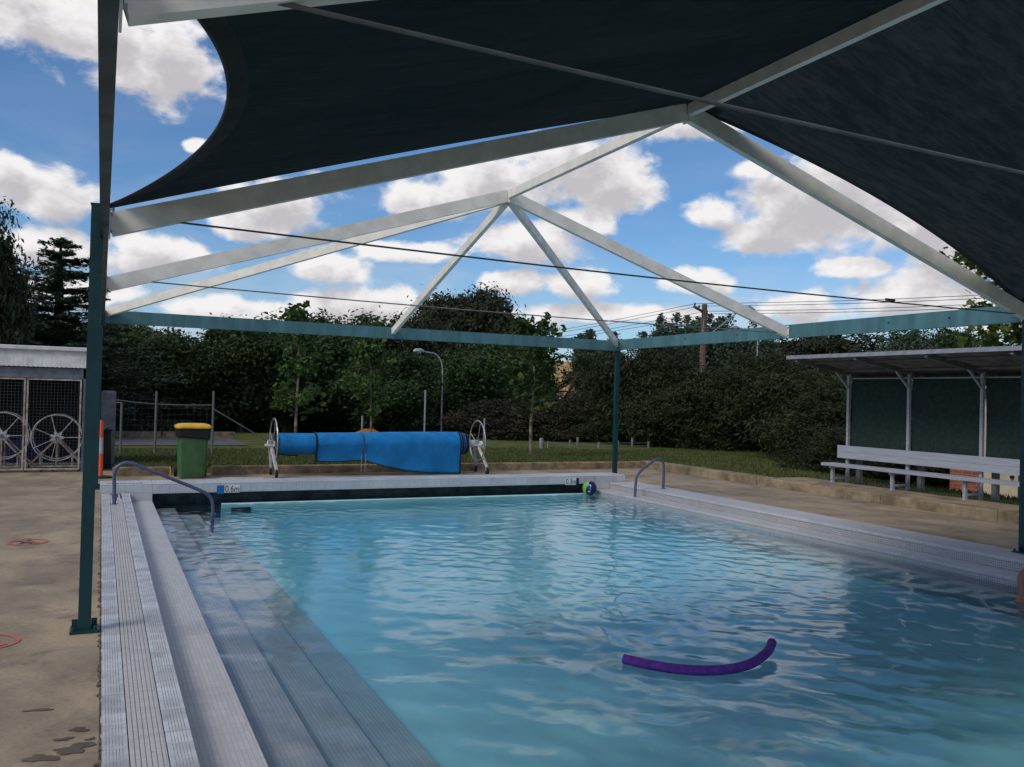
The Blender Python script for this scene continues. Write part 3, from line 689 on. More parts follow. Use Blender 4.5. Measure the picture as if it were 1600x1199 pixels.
loft([rrect(cx, cy-.012, .535, .61, .74, .05, dz=lambda x, y: .055*math.sin(x*9+1.0)+.02*math.sin(x*31)), rrect(cx, cy-.012, .56, .635, .85, .05), rrect(cx, cy-.012, .565, .64, .89, .05)]).build('liner_bag', 'black', BI, smooth=True)
lid = loft([rrect(cx, cy-.02, .585, .68, .892, .06), rrect(cx, cy-.02, .58, .675, .925, .06), rrect(cx+.01, cy-.02, .50, .58, .955, .08), rrect(cx+.01, cy-.0, .38, .42, .966, .1)]).build('lid', 'bin_yellow', BI, smooth=True)
MB().box(cx-.20, cx-.06, cy-.365, cy-.33, .90, .925).build('lid_grip', 'bin_yellow', lid)
MB().cyl((cx-.22, cy+.33, .90), (cx+.22, cy+.33, .90), .016, 8).build('handle', 'bin_green', BI)
for s in (-1, 1): MB().cyl((cx+s*.225, cy+.25, .10), (cx+s*.275, cy+.25, .10), .10, 20).build('wheel', 'rubber', BI)
tag(MB().prism([(2.05, 15.6), (2.6, 15.7), (2.72, 16.3), (2.05, 16.5), (1.85, 16.1)], .001, .006).build('concrete_patch', 'patch_concrete', None), 'pale concrete repair patch on the deck right of the bin', 'patch')

# ------------------------------------------------------------------ pool cover on its reel
RL = thing('pool_cover_reel', 'bright blue pool cover rolled on a wheeled reel at the far end', 'cover reel', (4.9, 16.55, 0))
ax = .60; ry = 16.52; r0 = .205
MB().cyl((2.80, ry, ax), (7.12, ry, ax), .055, 14).build('axle', 'white_metal', RL, smooth=True)
def rollr(x): return .212 + .012*math.sin(x*1.3) + .01*(x-3)/4
def surf(xs, fn, th=.010):
    """thin draped sheet; fn(x) gives the (y,z) profile"""
    V = []; n = len(fn(xs[0]))
    for x in xs: V += [(x, a, b) for a, b in fn(x)]
    Q = [(i*n+k, i*n+k+1, (i+1)*n+k+1, (i+1)*n+k) for i in range(len(xs)-1) for k in range(n-1)]
    return MB().add(V, Q)
xs_ = np.linspace(2.97, 6.60, 120)
def roll_prof(x): r = rollr(x); return [(ry+r*math.cos(a), ax+r*math.sin(a)) for a in np.linspace(0, 2*PI, 40)]
surf(xs_, roll_prof).build('rolled_cover', 'cover_blue', RL, smooth=True)
def zbot(x):
    P = [(3.66, .275), (4.1, .265), (4.5, .29), (4.62, .28), (5.0, .17), (5.4, .085), (5.9, .03), (6.3, .014), (6.56, .012)]
    for (a, b), (c, d) in zip(P[:-1], P[1:]):
        if x <= c: t = (x-a)/(c-a); return b+(d-b)*t
    return .012
def flap_prof(x, o=.012):
    r = rollr(x)+o; P = [(ry+r*math.cos(a), ax+r*math.sin(a)) for a in np.linspace(R(75), R(180), 14)]
    zb = zbot(x); y0, z0 = P[-1]; drop = z0-zb
    for k in range(1, 13):
        t = k/12; sway = .012*math.sin(x*7+t*2)*t + .02*math.sin(x*2.2)*t
        P.append((y0 + .05*math.sin(t*PI*.5)*min(1, 1-drop/.8) + sway, z0-drop*t))
    return P
fl = surf(np.linspace(3.68, 6.56, 110), flap_prof).build('loose_flap', 'cover_blue', RL, smooth=True)
so = fl.modifiers.new('thickness', 'SOLIDIFY'); so.thickness = .010
def edge(pts, name='edge_binding', r=.014, mm='cover_black', par=fl): MB().tube(pts, r, 7).build(name, mm, par, smooth=True)
edge([(3.675, a-.004, b) for a, b in flap_prof(3.68)], r=.019); edge([(6.565, a-.004, b) for a, b in flap_prof(6.56)], r=.012); edge([(x, flap_prof(x)[-1][0]-.003, zbot(x)+.006) for x in np.linspace(3.68, 6.56, 60)], r=.009)
for i, x in enumerate((6.62, 6.66, 6.70, 6.74)):
    r = .222-.006*i; MB().cyl((x-.018, ry, ax), (x+.018, ry, ax), r+.004, 36).build('layer_edge', 'cover_black' if i % 2 == 0 or i == 3 else 'cover_navy', RL, smooth=True)
for x in (6.64, 6.68): MB().cyl((x-.006, ry, ax), (x+.006, ry, ax), .224, 36).build('layer_edge', 'cover_blue', RL)
MB().cyl((2.935, ry, ax), (2.975, ry, ax), .226, 36).build('layer_edge', 'cover_black', RL, smooth=True)
edge([(2.98, ry-.16, .425), (3.15, ry-.10, .395), (3.35, ry-.05, .384)], 'edge_binding', .012, par=RL)
# tie strap with loose ends
st_ = MB().tube([(4.56+.006*math.sin(i), a-.014, b) for i, (a, b) in enumerate(flap_prof(4.56, .016))], .010, 6).build('tie_strap', 'wire', RL, smooth=True)
MB().tube([(4.53, ry-.235, .40), (4.525, ry-.24, .25), (4.53, ry-.235, .07)], .006, 6).build('strap_end', 'galv', st_); MB().tube([(4.60, ry-.235, .42), (4.605, ry-.24, .24), (4.60, ry-.235, .08)], .006, 6).build('strap_end', 'galv', st_)
MB().ring((4.72, ry-.2, .19), .055, .005, 'y', 20, 6).build('strap_loop', 'black', st_)
for sx, x in ((-1, 2.86), (1, 7.0)):
    MB().box(x-.09, x+.06, ry-.14, ry+.14, ax-.035, ax-.008).build('bearing_plate', 'white_metal', RL); MB().box(x-.05, x+.03, ry-.06, ry+.06, ax-.007, ax+.075, .015).build('bearing', 'galv', RL)
    for s in (-1, 1):
        MB().bar((x+sx*.0, ry+s*.10, ax-.04), (x+sx*.12 if sx > 0 else x+.07, ry+s*.30, .145), .045, .045).build('stand_leg', 'white_metal', RL)
        fx = x+.12 if sx > 0 else x+.07
        f = MB().cyl((fx-.02, ry+s*.31, .062), (fx+.02, ry+s*.31, .062), .06, 18).build('castor', 'rubber', RL); MB().bar((fx-.03, ry+s*.31, .06), (fx-.03, ry+s*.30, .15), .006, .05).build('castor_fork', 'galv', f)
    hx = x + (.055 if sx < 0 else .02)
    hw = MB().ring((hx, ry, ax+.06), .41, .014, 'x', 48, 8).build('hand_wheel', 'chrome', RL, smooth=True)
    for i in range(4): a = PI*i/2+.35; MB().cyl((hx, ry, ax), (hx, ry+.41*math.cos(a), ax+.06+.41*math.sin(a)), .008, 6).build('spoke', 'chrome', hw)
MB().cyl((6.78, ry, ax), (6.93, ry, ax), .075, 16).build('hub_collar', 'white_metal', RL, smooth=True)

# ------------------------------------------------------------------ handrails, depth signs, ball, noodle, floor markings
def bez(P, n=8):
    """smooth curve through points (Catmull-Rom)"""
    P = [Vector(p) for p in P]; Q = [P[0]*2-P[1]]+P+[P[-1]*2-P[-2]]; out = []
    for i in range(1, len(Q)-2):
        for k in range(n):
            t = k/n; a, b, c, d = Q[i-1], Q[i], Q[i+1], Q[i+2]
            out.append(.5*((2*b)+(c-a)*t+(2*a-5*b+4*c-d)*t*t+(3*b-a-3*c+d)*t**3))
    return out+[P[-1]]
y = 12.98
t = thing('handrail', 'blue grey tubular handrail stepping down into the pool at the left stairs', 'handrail', (.21, y, 0))
MB().tube(bez([(.20, y, .0), (.195, y, .2), (.19, y, .40), (.225, y, .50), (.31, y, .555), (.40, y, .55), (.52, y, .50), (.85, y, .36), (1.20, y, .205), (1.38, y, .115), (1.455, y, .02), (1.475, y, -.1), (1.475, y, -.25), (1.475, y, -.455)]), .024, 12).build('tube', 'rail_paint', t, smooth=True)
MB().cyl((.20, y, .001), (.20, y, .008), .045, 16).build('flange', 'rail_paint', t)
y = 13.05
t = thing('handrail', 'short blue grey grab rail over the right pool steps near the ball', 'handrail', (9.2, y, 0))
MB().tube(bez([(8.60, y, -.275), (8.605, y, -.1), (8.615, y, .12), (8.64, y, .24), (8.72, y, .33), (8.88, y, .44), (9.0, y, .515), (9.09, y, .53), (9.17, y, .49), (9.205, y, .38), (9.205, y, .2), (9.2, y, .0)]), .024, 12).build('tube', 'rail_paint', t, smooth=True)
MB().cyl((9.2, y, .001), (9.2, y, .008), .045, 16).build('flange', 'rail_paint', t)

def lettering(body, size, par, x, y, z, mm='ink'):
    c = bpy.data.curves.new('lettering', 'FONT'); c.body = body; c.size = size; c.extrude = .0008
    o = bpy.data.objects.new('tmp', c); COL.objects.link(o); bpy.context.view_layer.update()
    me = bpy.data.meshes.new_from_object(o.evaluated_get(bpy.context.evaluated_depsgraph_get())); bpy.data.objects.remove(o)
    co = np.array([v.co[:] for v in me.vertices]); mnx, mxx = co[:, 0].min(), co[:, 0].max(); mny, mxy = co[:, 1].min(), co[:, 1].max()
    for v in me.vertices: v.co = (x + (v.co.x-(mnx+mxx)/2)*.86, y - v.co.z, z + (v.co.y-(mny+mxy)/2)*1.12)
    me.materials.clear(); me.materials.append(MATS[mm]); return link('lettering', me, par)
t = thing('depth_sign', 'white depth tile reading 0.6m beside a blue square on the far pool edge', 'depth sign', (1.84, 14.29, .03))
MB().box(1.675, 1.785, 14.292, 14.299, -.045, .085).build('blue_square', 'sign_blue', t); MB().box(1.789, 2.02, 14.292, 14.299, -.03, .09).build('plate', 'sign_white', t); lettering('0.6m', .128, t, 1.905, 14.2905, .03)
t = thing('depth_sign', 'white depth tile reading 0.3m with a thin dark strip, left of the ball', 'depth sign', (8.0, 14.29, .03))
MB().box(7.885, 8.105, 14.292, 14.299, -.035, .09).build('plate', 'sign_white', t); MB().box(8.112, 8.165, 14.292, 14.299, -.03, .09).build('blue_strip', 'gutter', t); lettering('0.3m', .128, t, 7.995, 14.2905, .028)

# ball: green and navy gores with a white emblem
BL = thing('ball', 'green and navy beach ball with white emblem floating by the far corner', 'ball', (8.30, 14.12, -.085))
def gore(a0, a1, mm, r=.135, nm='panel'):
    V = []; Q = []; nu, nv = 6, 16
    for i in range(nu+1):
        for j in range(nv+1):
            a = a0+(a1-a0)*i/nu; t = PI*j/nv; p = Vector((math.sin(t)*math.cos(a), math.sin(t)*math.sin(a), math.cos(t)))*r
            p.rotate(Matrix.Rotation(.35, 3, 'Y')); V.append(p + Vector((8.30, 14.12, -.085)))
    for i in range(nu):
        for j in range(nv): Q.append((i*(nv+1)+j, i*(nv+1)+j+1, (i+1)*(nv+1)+j+1, (i+1)*(nv+1)+j))
    return MB().add(V, Q).build(nm, mm, BL, smooth=True)
for k in range(6): gore(k*PI/3+.55, (k+1)*PI/3+.55, ('ball_green', 'ball_navy', 'ball_green', 'ball_navy', 'ball_navy', 'ball_green')[k])
def patch(poly):
    V = []; c = Vector((8.30, 14.12, -.085)); f = Vector((0, 0, 1.6))-c; f.normalize(); rt = f.cross(Vector((0, 0, 1))).normalized()*-1; up = Vector((0, 0, 1))
    up = (up - f*up.dot(f)).normalized()
    for a, b in poly: w = math.sqrt(max(0, .1365**2-a*a-b*b)); V.append(c + rt*a + up*b + f*w)
    return MB().add(V, [tuple(range(len(V)))]).build('emblem', 'ball_white', BL)
patch([(-.038, .085), (-.022, .095), (-.015, .07), (-.002, .062), (.028, .06), (.026, .04), (.016, .015), (.012, -.01), (.016, -.03), (.010, -.068), (-.004, -.082), (-.024, -.06), (-.034, -.01), (-.04, .04)])

NP = [(3.29, 5.08, -.182), (3.40, 4.92, -.188), (3.52, 4.79, -.19), (3.66, 4.70, -.19), (3.84, 4.655, -.188), (4.02, 4.67, -.183), (4.18, 4.735, -.172), (4.34, 4.83, -.160), (4.455, 4.925, -.142)]
t = tag(MB().tube(bez(NP, 10), .033, 20).build('pool_noodle', 'noodle', None, smooth=True), 'purple foam pool noodle floating on the water with one end bent up', 'pool noodle')

def no_sign(cx, cy, label):
    t = thing('floor_marking', label, 'floor marking', (cx, cy, 0), 'painted prohibition circles on the deck')
    n = 48; V = []; Q = []
    for i in range(n):
        a = 2*PI*i/n; V += [(cx+.19*math.cos(a), cy+.19*math.sin(a), .004), (cx+.152*math.cos(a), cy+.152*math.sin(a), .004)]
    for i in range(n): j = (i+1) % n; Q.append((2*i, 2*j, 2*j+1, 2*i+1))
    MB().add(V, Q).build('ring', 'red_paint', t)
    m = MB(); m.add([(cx-.125, cy+.095, .008), (cx-.095, cy+.125, .008), (cx+.125, cy-.095, .008), (cx+.095, cy-.125, .008)], [(0, 3, 2, 1)]); m.build('bar', 'red_paint', t)
    fig = [(-.02, .075), (.02, .07), (.035, .03), (.08, .0), (.07, -.015), (.02, .0), (.01, -.03), (.05, -.07), (.03, -.12), (.012, -.115), (.02, -.075), (-.02, -.05), (-.06, -.1), (-.075, -.09), (-.035, -.02), (-.03, .02), (-.07, .01), (-.07, .03)]
    me = MB().add([(cx+a, cy+b, .006) for a, b in fig], [tuple(range(len(fig)))]); me.build('figure', 'grout', t)
    m = MB(); m.add([(cx+.005+.022*math.cos(2*PI*i/14), cy+.105+.022*math.sin(2*PI*i/14), .006) for i in range(14)], [tuple(range(14))]); m.build('figure_head', 'grout', t)
no_sign(-.63, 10.05, 'faded red prohibition circle painted on the deck, the one farther from the camera'); no_sign(-.60, 6.24, 'red prohibition circle painted on the deck beside the teal post foot')
# worn, dirt filled deck edge beside the coping
def worn_edge():
    rr = random.Random(31); m = MB(); y = 3.2
    while y < 12.5:
        l = rr.uniform(.05, .28); w = rr.uniform(.006, .03) if rr.random() < .75 else rr.uniform(.02, .04); n = 7
        P = [(.0435, y, .0024)]+[(.0435-w*math.sin(PI*(i+.5)/n)*(.6+.6*rr.random()), y+l*(i+.5)/n, .0024) for i in range(n)]+[(.0435, y+l, .0024)]
        m.add(P, [tuple(range(len(P)))][:1]); y += l*rr.uniform(.8, 1.3)
    m.build('worn_edge', 'edge_dirt', DECK, kind='stuff')
worn_edge()
# puddles
def puddle(cx, cy, r, seed, sx=1., sy=1., label=''):
    rr = random.Random(seed); ph = [rr.random()*6 for _ in range(5)]; P = []
    for i in range(44):
        a = 2*PI*i/44; q = r*(1+.28*math.sin(2*a+ph[0])+.2*math.sin(3*a+ph[1])+.14*math.sin(5*a+ph[2])+.09*math.sin(9*a+ph[3])); P.append((cx+q*sx*math.cos(a), cy+q*sy*math.sin(a), .0035))
    o = MB().add(P, [tuple(range(44))]).build('puddle', 'wet', None); tag(o, label, 'puddle')
puddle(-.065, 4.29, .062, 2, 1.25, .8, 'largest dark puddle on the concrete at the lower left'); puddle(-.05, 4.52, .03, 5, 1.3, .9, 'small wet patch next to the coping, above the largest puddle')
puddle(-.11, 4.42, .026, 8, 1.2, .8, 'narrow wet patch on the concrete left of the coping'); puddle(-.19, 4.23, .05, 11, 1.2, .8, 'wet patch at the left edge of the big puddle'); puddle(.0, 4.38, .018, 14, 1, .9, 'tiny wet spot touching the pool coping'); puddle(-.23, 4.86, .035, 17, 1.6, .5, 'thin wet streak on the deck above the puddles')

# bather at the right edge: kneeling in the shallow water, left forearm held just above the surface
def bather():
    bx, by = 8.115, 5.22
    J = {'pelvis': (bx+.12, by, -.20, .115), 'waist': (bx+.13, by, -.06, .105), 'chest': (bx+.12, by, .12, .12), 'neck0': (bx+.12, by, .24, .06), 'neck': (bx+.115, by, .285, .042), 'head0': (bx+.10, by-.0, .34, .062), 'head1': (bx+.09, by, .41, .083), 'head2': (bx+.10, by, .47, .06),
         'shL': (bx+.03, by+.13, .20, .05), 'elL': (bx-.19, by+.20, .02, .034), 'wrL': (bx-.245, by+.16, -.17, .024), 'haL': (bx-.26, by+.14, -.205, .028),
         'f1': (bx-.33, by+.13, -.212, .009), 'f2': (bx-.335, by+.15, -.212, .0095), 'f3': (bx-.33, by+.17, -.212, .009), 'f4': (bx-.315, by+.185, -.212, .008), 'th': (bx-.27, by+.09, -.205, .010),
         'shR': (bx+.04, by-.13, .20, .05), 'elR': (bx+.02, by-.22, .0, .038), 'wrR': (bx-.0, by-.20, -.19, .027), 'haR': (bx-.02, by-.19, -.26, .03),
         'hipL': (bx+.08, by+.09, -.24, .085), 'knL': (bx-.08, by+.12, -.42, .06), 'anL': (bx+.24, by+.12, -.45, .04), 'toL': (bx+.36, by+.12, -.46, .03),
         'hipR': (bx+.08, by-.09, -.24, .085), 'knR': (bx-.08, by-.12, -.42, .06), 'anR': (bx+.24, by-.12, -.45, .04), 'toR': (bx+.36, by-.12, -.46, .03)}
    E = [('pelvis', 'waist'), ('waist', 'chest'), ('chest', 'neck0'), ('neck0', 'neck'), ('neck', 'head0'), ('head0', 'head1'), ('head1', 'head2'), ('chest', 'shL'), ('shL', 'elL'), ('elL', 'wrL'), ('wrL', 'haL'), ('haL', 'f1'), ('haL', 'f2'), ('haL', 'f3'), ('haL', 'f4'), ('haL', 'th'),
         ('chest', 'shR'), ('shR', 'elR'), ('elR', 'wrR'), ('wrR', 'haR'), ('pelvis', 'hipL'), ('hipL', 'knL'), ('knL', 'anL'), ('anL', 'toL'), ('pelvis', 'hipR'), ('hipR', 'knR'), ('knR', 'anR'), ('anR', 'toR')]
    nm = list(J); me = bpy.data.meshes.new('body'); me.from_pydata([J[k][:3] for k in nm], [(nm.index(a), nm.index(b)) for a, b in E], [])
    P = thing('person', 'bather kneeling in the shallow water at the right picture edge, forearm dipping in', 'person', (bx, by, -.45))
    o = link('body', me, P); me.materials.append(MATS['skin'])
    o.modifiers.new('skin', 'SKIN'); sv = me.skin_vertices[0].data
    for i, k in enumerate(nm): sv[i].radius = (J[k][3], J[k][3]); sv[i].use_root = (k == 'pelvis')
    o.modifiers['skin'].use_smooth_shade = True; o.modifiers.new('sub', 'SUBSURF').levels = 2; o.modifiers['sub'].render_levels = 2
    loft([[(bx+.10+(.085*s)*math.cos(a)+.02, by+.085*s*math.sin(a), z) for a in np.linspace(0, 2*PI, 17)[:-1]] for s, z in ((.95, .36), (1.08, .42), (1.0, .48), (.6, .525), (.15, .54))]).build('hair', 'hair', P, smooth=True)
    loft([[(bx+.12+(.13*s)*math.cos(a), by+.15*s*math.sin(a), z) for a in np.linspace(0, 2*PI, 21)[:-1]] for s, z in ((1.02, -.27), (1.05, -.18), (.95, -.08))], False).build('swimsuit', 'swim', P, smooth=True)
bather()

# ------------------------------------------------------------------ trees and shrubs
def leaves_mesh(P, N, size, asp=1.6, r=None, mname='leaf_oak', droop=0.):
    """one small bent leaf (two triangles) at every point P with normal N"""
    r = r or np.random.default_rng(1); n = len(P)
    N = N/np.maximum(1e-6, np.linalg.norm(N, axis=1, keepdims=True)); A = r.normal(size=(n, 3)); A[:, 2] -= droop
    A -= N*(A*N).sum(1, keepdims=True); A /= np.maximum(1e-6, np.linalg.norm(A, axis=1, keepdims=True)); B = np.cross(N, A)
    s = (size*(.55+.9*r.random(n)))[:, None]
    a = A*s*asp*.5; b = B*s*.5; bend = N*s*.18
    V = np.stack([P-a, P+b+bend, P+a, P-b+bend], 1).reshape(-1, 3); i = np.arange(n)*4
    Q = np.stack([i, i+1, i+2, i+3], 1)
    return V, Q
def crown_points(blobs, nclump, per, spread, r, shell=.55):
    """clumps of leaves spread through ellipsoid lobes, thicker towards their outside"""
    w = np.array([b[3]*b[4]*b[5] for b in blobs])**.67; w /= w.sum(); Bs = np.array(blobs)
    k = r.choice(len(blobs), nclump, p=w); d = r.normal(size=(nclump, 3)); d /= np.linalg.norm(d, axis=1, keepdims=True)
    rad = shell+(1.04-shell)*r.random(nclump)**.6
    C = Bs[k, :3] + d*Bs[k, 3:6]*rad[:, None]
    P = np.repeat(C, per, 0); nrm = np.repeat(d, per, 0); sp = spread*(.5+1.1*r.random(nclump)); sp = np.repeat(sp, per)[:, None]
    off = r.normal(size=P.shape)*sp; off[:, 2] *= .7
    return P+off, nrm*.7+r.normal(size=P.shape)*.6+np.array([0, 0, .35])
def lobes(r, n, W, H, z0, top=1.):
    """lobes making an uneven rounded crown of width W and height H above z0"""
    L = [(0, 0, z0+H*.48, W*.33, W*.33, H*.42)]
    for i in range(n):
        a = r.random()*2*PI; u = r.random(); z = z0+H*(.10+.78*u); rr = W*.5*(math.sin(PI*min(1, .16+.80*u))**.7)*(.55+.3*r.random()); s = W*(.13+.11*r.random())
        L.append((rr*math.cos(a), rr*math.sin(a), z, s, s, s*(.62+.35*r.random())))
    return L
def trunk_mb(r, H, r0, blobs, nlimb=6, z0=0.):
    m = MB(); n = 7; px = [(.12*math.sin(i*1.1+r.random())*i/n*1.2, .12*math.cos(i*.9+r.random())*i/n*1.2, z0+H*.80*i/n) for i in range(n+1)]
    m.tube(px, [r0*(1.35 if i == 0 else 1-.8*i/n) for i in range(n+1)], 8)
    for b in blobs[1:1+nlimb]:
        k = 2+int(r.random()*3); a = Vector(px[k]); e = Vector(b[:3]); mid = (a+e)/2+Vector((0, 0, -.1*H*.3)); m.tube([a, mid, e], [r0*.42, r0*.28, r0*.08], 6)
    return m
PROTO = {}
def proto(kind, seed):
    key = (kind, seed)
    if key in PROTO: return PROTO[key]
    r = np.random.default_rng(100+seed*17+len(kind))
    if kind == 'oak':
        L = lobes(r, 16, 5.0, 5.2, .35); P, N = crown_points(L, 900, 46, .27, r); V, Q = leaves_mesh(P, N, .105, 1.6, r); mm, bk = 'leaf_oak', 'bark'; tm = trunk_mb(r, 5.2, .16, L)
    elif kind == 'gum':
        L = lobes(r, 20, 5.0, 5.0, .6); P, N = crown_points(L, 900, 44, .20, r, .6); V, Q = leaves_mesh(P, N, .075, 2.6, r, droop=.8); mm, bk = 'leaf_gum', 'bark_pale'; tm = trunk_mb(r, 5.4, .17, L, 9)
    elif kind == 'lacy':
        L = lobes(r, 15, 5.0, 4.6, 1.2)[1:]; L = [(a, b, c, d*.72, e*.72, f*.55) for a, b, c, d, e, f in L]; P, N = crown_points(L, 130, 40, .14, r, .4); V, Q = leaves_mesh(P, N, .08, 2., r); mm, bk = 'leaf_gum', 'bark'; tm = trunk_mb(r, 5.4, .15, L, 12)
    elif kind == 'shrub':
        L = lobes(r, 20, 4.2, 3.6, -.35); P, N = crown_points(L, 1000, 46, .16, r, .5); N[:, 2] += .1; V, Q = leaves_mesh(P, N, .036, 4.0, r); mm, bk = 'leaf_shrub', 'bark'; tm = trunk_mb(r, 3.0, .10, L)
    elif kind == 'copper':
        L = lobes(r, 16, 4.2, 3.6, -.2); P, N = crown_points(L, 700, 40, .2, r, .5); V, Q = leaves_mesh(P, N, .07, 1.8, r); mm, bk = 'leaf_copper', 'bark'; tm = trunk_mb(r, 3.0, .10, L)
    elif kind == 'poplar':
        pts = []; nn = []
        for i in range(46):
            a = r.random()*2*PI; rr = .75*math.sqrt(r.random()); z0 = .6+r.random()*3.6; h = 1.1+1.5*r.random(); x, y = rr*math.cos(a), rr*math.sin(a); top = min(z0+h, 6.6-rr*1.7)
            t = r.random(420); zz = z0+(top-z0)*t; w = .26*(1-t)**.7+.03
            pts.append(np.stack([x*(1+.3*t)+r.normal(size=420)*w, y*(1+.3*t)+r.normal(size=420)*w, zz], 1)); nn.append(np.stack([np.full(420, math.cos(a)), np.full(420, math.sin(a)), np.zeros(420)], 1)*.5+r.normal(size=(420, 3))*.6)
        P = np.concatenate(pts); N = np.concatenate(nn); V, Q = leaves_mesh(P, N, .085, 1.3, r); mm, bk = 'leaf_poplar', 'bark_pale'; L = [(0, 0, 3, 1, 1, 3)]*2; tm = trunk_mb(r, 6.4, .11, L, 0)
    elif kind == 'cedar':
        pts = []; nn = []; tm = MB(); H = 7.6; tm.tube([(0, 0, 0), (.03, 0, 3), (0, .02, 6), (0, 0, H-.1)], [.24, .17, .08, .015], 8)
        for lv in range(32):
            z_ = .3+(H-.6)*(lv/31)**.92; f = 1-z_/H; Lb = .12+3.7*f**.85; nb = 5+int(4*f)
            for b in range(nb):
                z = min(H-.2, z_+r.normal()*.15); a = 2*PI*(b+r.random()*.9)/nb+lv*1.3; ln = Lb*(.42+.66*r.random()); up = .16+.3*(r.random()-.4)
                tip = Vector((ln*math.cos(a), ln*math.sin(a), z+up*ln)); tm.tube([(0, 0, z), tip*.55+Vector((0, 0, z*.45)), tip], [.035*f+.008, .022*f+.006, .004], 5)
                n = int(25+120*ln); t = r.random(n)**.75; wd = .26*ln*np.sin(np.pi*np.clip(t*.92+.08, 0, 1))*.5+.03; s = r.normal(size=n)*wd
                pts.append(np.stack([ln*t*math.cos(a)-s*math.sin(a), ln*t*math.sin(a)+s*math.cos(a), z+up*ln*t-.10*ln*t*t-np.abs(s)*.30+r.normal(size=n)*.035], 1)); nn.append(r.normal(size=(n, 3))*.35+np.array([0, 0, 1.]))
        P = np.concatenate(pts); N = np.concatenate(nn); V, Q = leaves_mesh(P, N, .06, 2.6, r); mm, bk = 'leaf_cedar', 'bark'
    elif kind == 'sapling':
        pts = []; nn = []; tm = MB(); tm.tube([(0, 0, -.1), (.02, 0, .8), (-.02, .01, 1.9), (.01, 0, 3.2)], [.035, .028, .02, .006], 7)
        for i in range(34):
            z = .95+2.1*r.random(); a = r.random()*2*PI; ln = (.62-.13*abs(z-1.7))*(.4+.7*r.random()); e = Vector((ln*math.cos(a), ln*math.sin(a), z+.32*ln+.05)); tm.tube([(0, 0, z), (e+Vector((0, 0, z)))*.5-Vector((0, 0, .5*0)), e] if False else [(0, 0, z), e], [.009, .003], 5)
            n = 26; t = .25+.8*r.random(n); pts.append(np.array([0, 0, z])+np.outer(t, np.array([e.x, e.y, e.z-z]))+r.normal(size=(n, 3))*.055); nn.append(r.normal(size=(n, 3))+np.array([0, 0, .4]))
        for k in range(3):
            n = 40; t = r.random(n); x = (-.18, .02, .2)[k]; pts.append(np.stack([x*(.4+t)+r.normal(size=n)*.05, r.normal(size=n)*.06, 2.7+.75*t*(1-.15*k)], 1)); nn.append(r.normal(size=(n, 3)))
        P = np.concatenate(pts); N = np.concatenate(nn); V, Q = leaves_mesh(P, N, .095, 1.35, r); mm, bk = 'leaf_sapling', 'bark_pale'
    o = raw_mesh('crown', V, Q, mm); cm = o.data; bpy.data.objects.remove(o)
    o = tm.build('trunk', bk, None, smooth=True); tmsh = o.data; bpy.data.objects.remove(o)
    # natural size of the crown, to scale each copy
    Hn = float(np.percentile(V[:, 2], 99.7)); Wn = float(np.percentile(np.abs(V[:, :2]), 97)*2)
    PROTO[key] = (cm, tmsh, Hn, Wn); return PROTO[key]
def tree(name, kind, seed, x, y, ztop, width, label, cat='tree', group=None, rot=None):
    cm, tm, Hn, Wn = proto(kind, seed); z = float(gz(x, y))-.05
    o = thing(name, label, cat, (x, y, z), group); o.rotation_euler = (0, 0, rot if rot is not None else random.uniform(0, 6.28)); o.scale = (width/Wn, width/Wn, (ztop-z)/Hn)
    for nm, me in (('crown', cm), ('trunk', tm)):
        c = bpy.data.objects.new(nm, me); COL.objects.link(c); c.parent = o
    return o
G = 'trees beyond the lawn'
tree('gum_tree', 'gum', 1, -4.05, 30, 7.1, 3.0, 'dark brownish gum tree cut off by the left picture edge', group=G)
tree('gum_tree', 'gum', 2, -3.4, 38, 4.6, 4.0, 'low dark gum tree right behind the white shed roof', group=G)
tree('cedar_tree', 'cedar', 1, -1.5, 36, 6.85, 7.0, 'dark layered cedar tree with a pointed top behind the left post', group=G, rot=.4)
tree('broadleaf_tree', 'oak', 1, 1.7, 42, 3.9, 4.4, 'low green tree right of the cedar, under the teal beam', group=G)
tree('broadleaf_tree', 'oak', 2, 4.0, 45, 4.0, 5.0, 'green round tree behind the wheelie bin', group=G)
tree('broadleaf_tree', 'oak', 3, 6.0, 43, 4.55, 5.2, 'mid green tree between the bin and the left sapling', group=G)
tree('broadleaf_tree', 'oak', 1, 9.4, 49, 5.5, 7.0, 'large green tree behind the left sapling', group=G)
tree('broadleaf_tree', 'oak', 2, 13.6, 51, 6.0, 7.4, 'large green tree above the middle of the blue cover reel', group=G)
tree('broadleaf_tree', 'oak', 3, 12.9, 41, 3.5, 4.6, 'smaller tree left of the street lamp, behind the cover reel', group=G)
tree('gum_tree', 'gum', 2, 17.2, 49, 6.1, 5.2, 'dark olive gum tree left of the tall domed gum', group=G)
tree('gum_tree', 'gum', 3, 24.3, 58, 9.1, 8.6, 'tall domed dark gum tree rising over the middle of the teal beam', group=G)
tree('broadleaf_tree', 'oak', 1, 18.2, 45, 3.8, 5.4, 'dark green tree just right of the street lamp', group=G)
tree('broadleaf_tree', 'oak', 3, 21.8, 48, 4.8, 6.0, 'dense green tree behind the right sapling', group=G)
tree('gum_tree', 'lacy', 1, 24.4, 46, 4.9, 5.6, 'lacy dark tree with golden hillside showing through its branches', group=G)
tree('gum_tree', 'lacy', 2, 27.0, 45, 4.4, 4.6, 'thin lacy tree just left of the far teal post', group=G)
tree('copper_shrub', 'copper', 1, 17.6, 32, 1.75, 4.2, 'reddish dark shrub on the lawn edge left of the far teal post', 'shrub', G)
tree('copper_shrub', 'copper', 2, 15.2, 33.5, 1.4, 4.0, 'dark shrub behind the right sapling trunk', 'shrub', G)
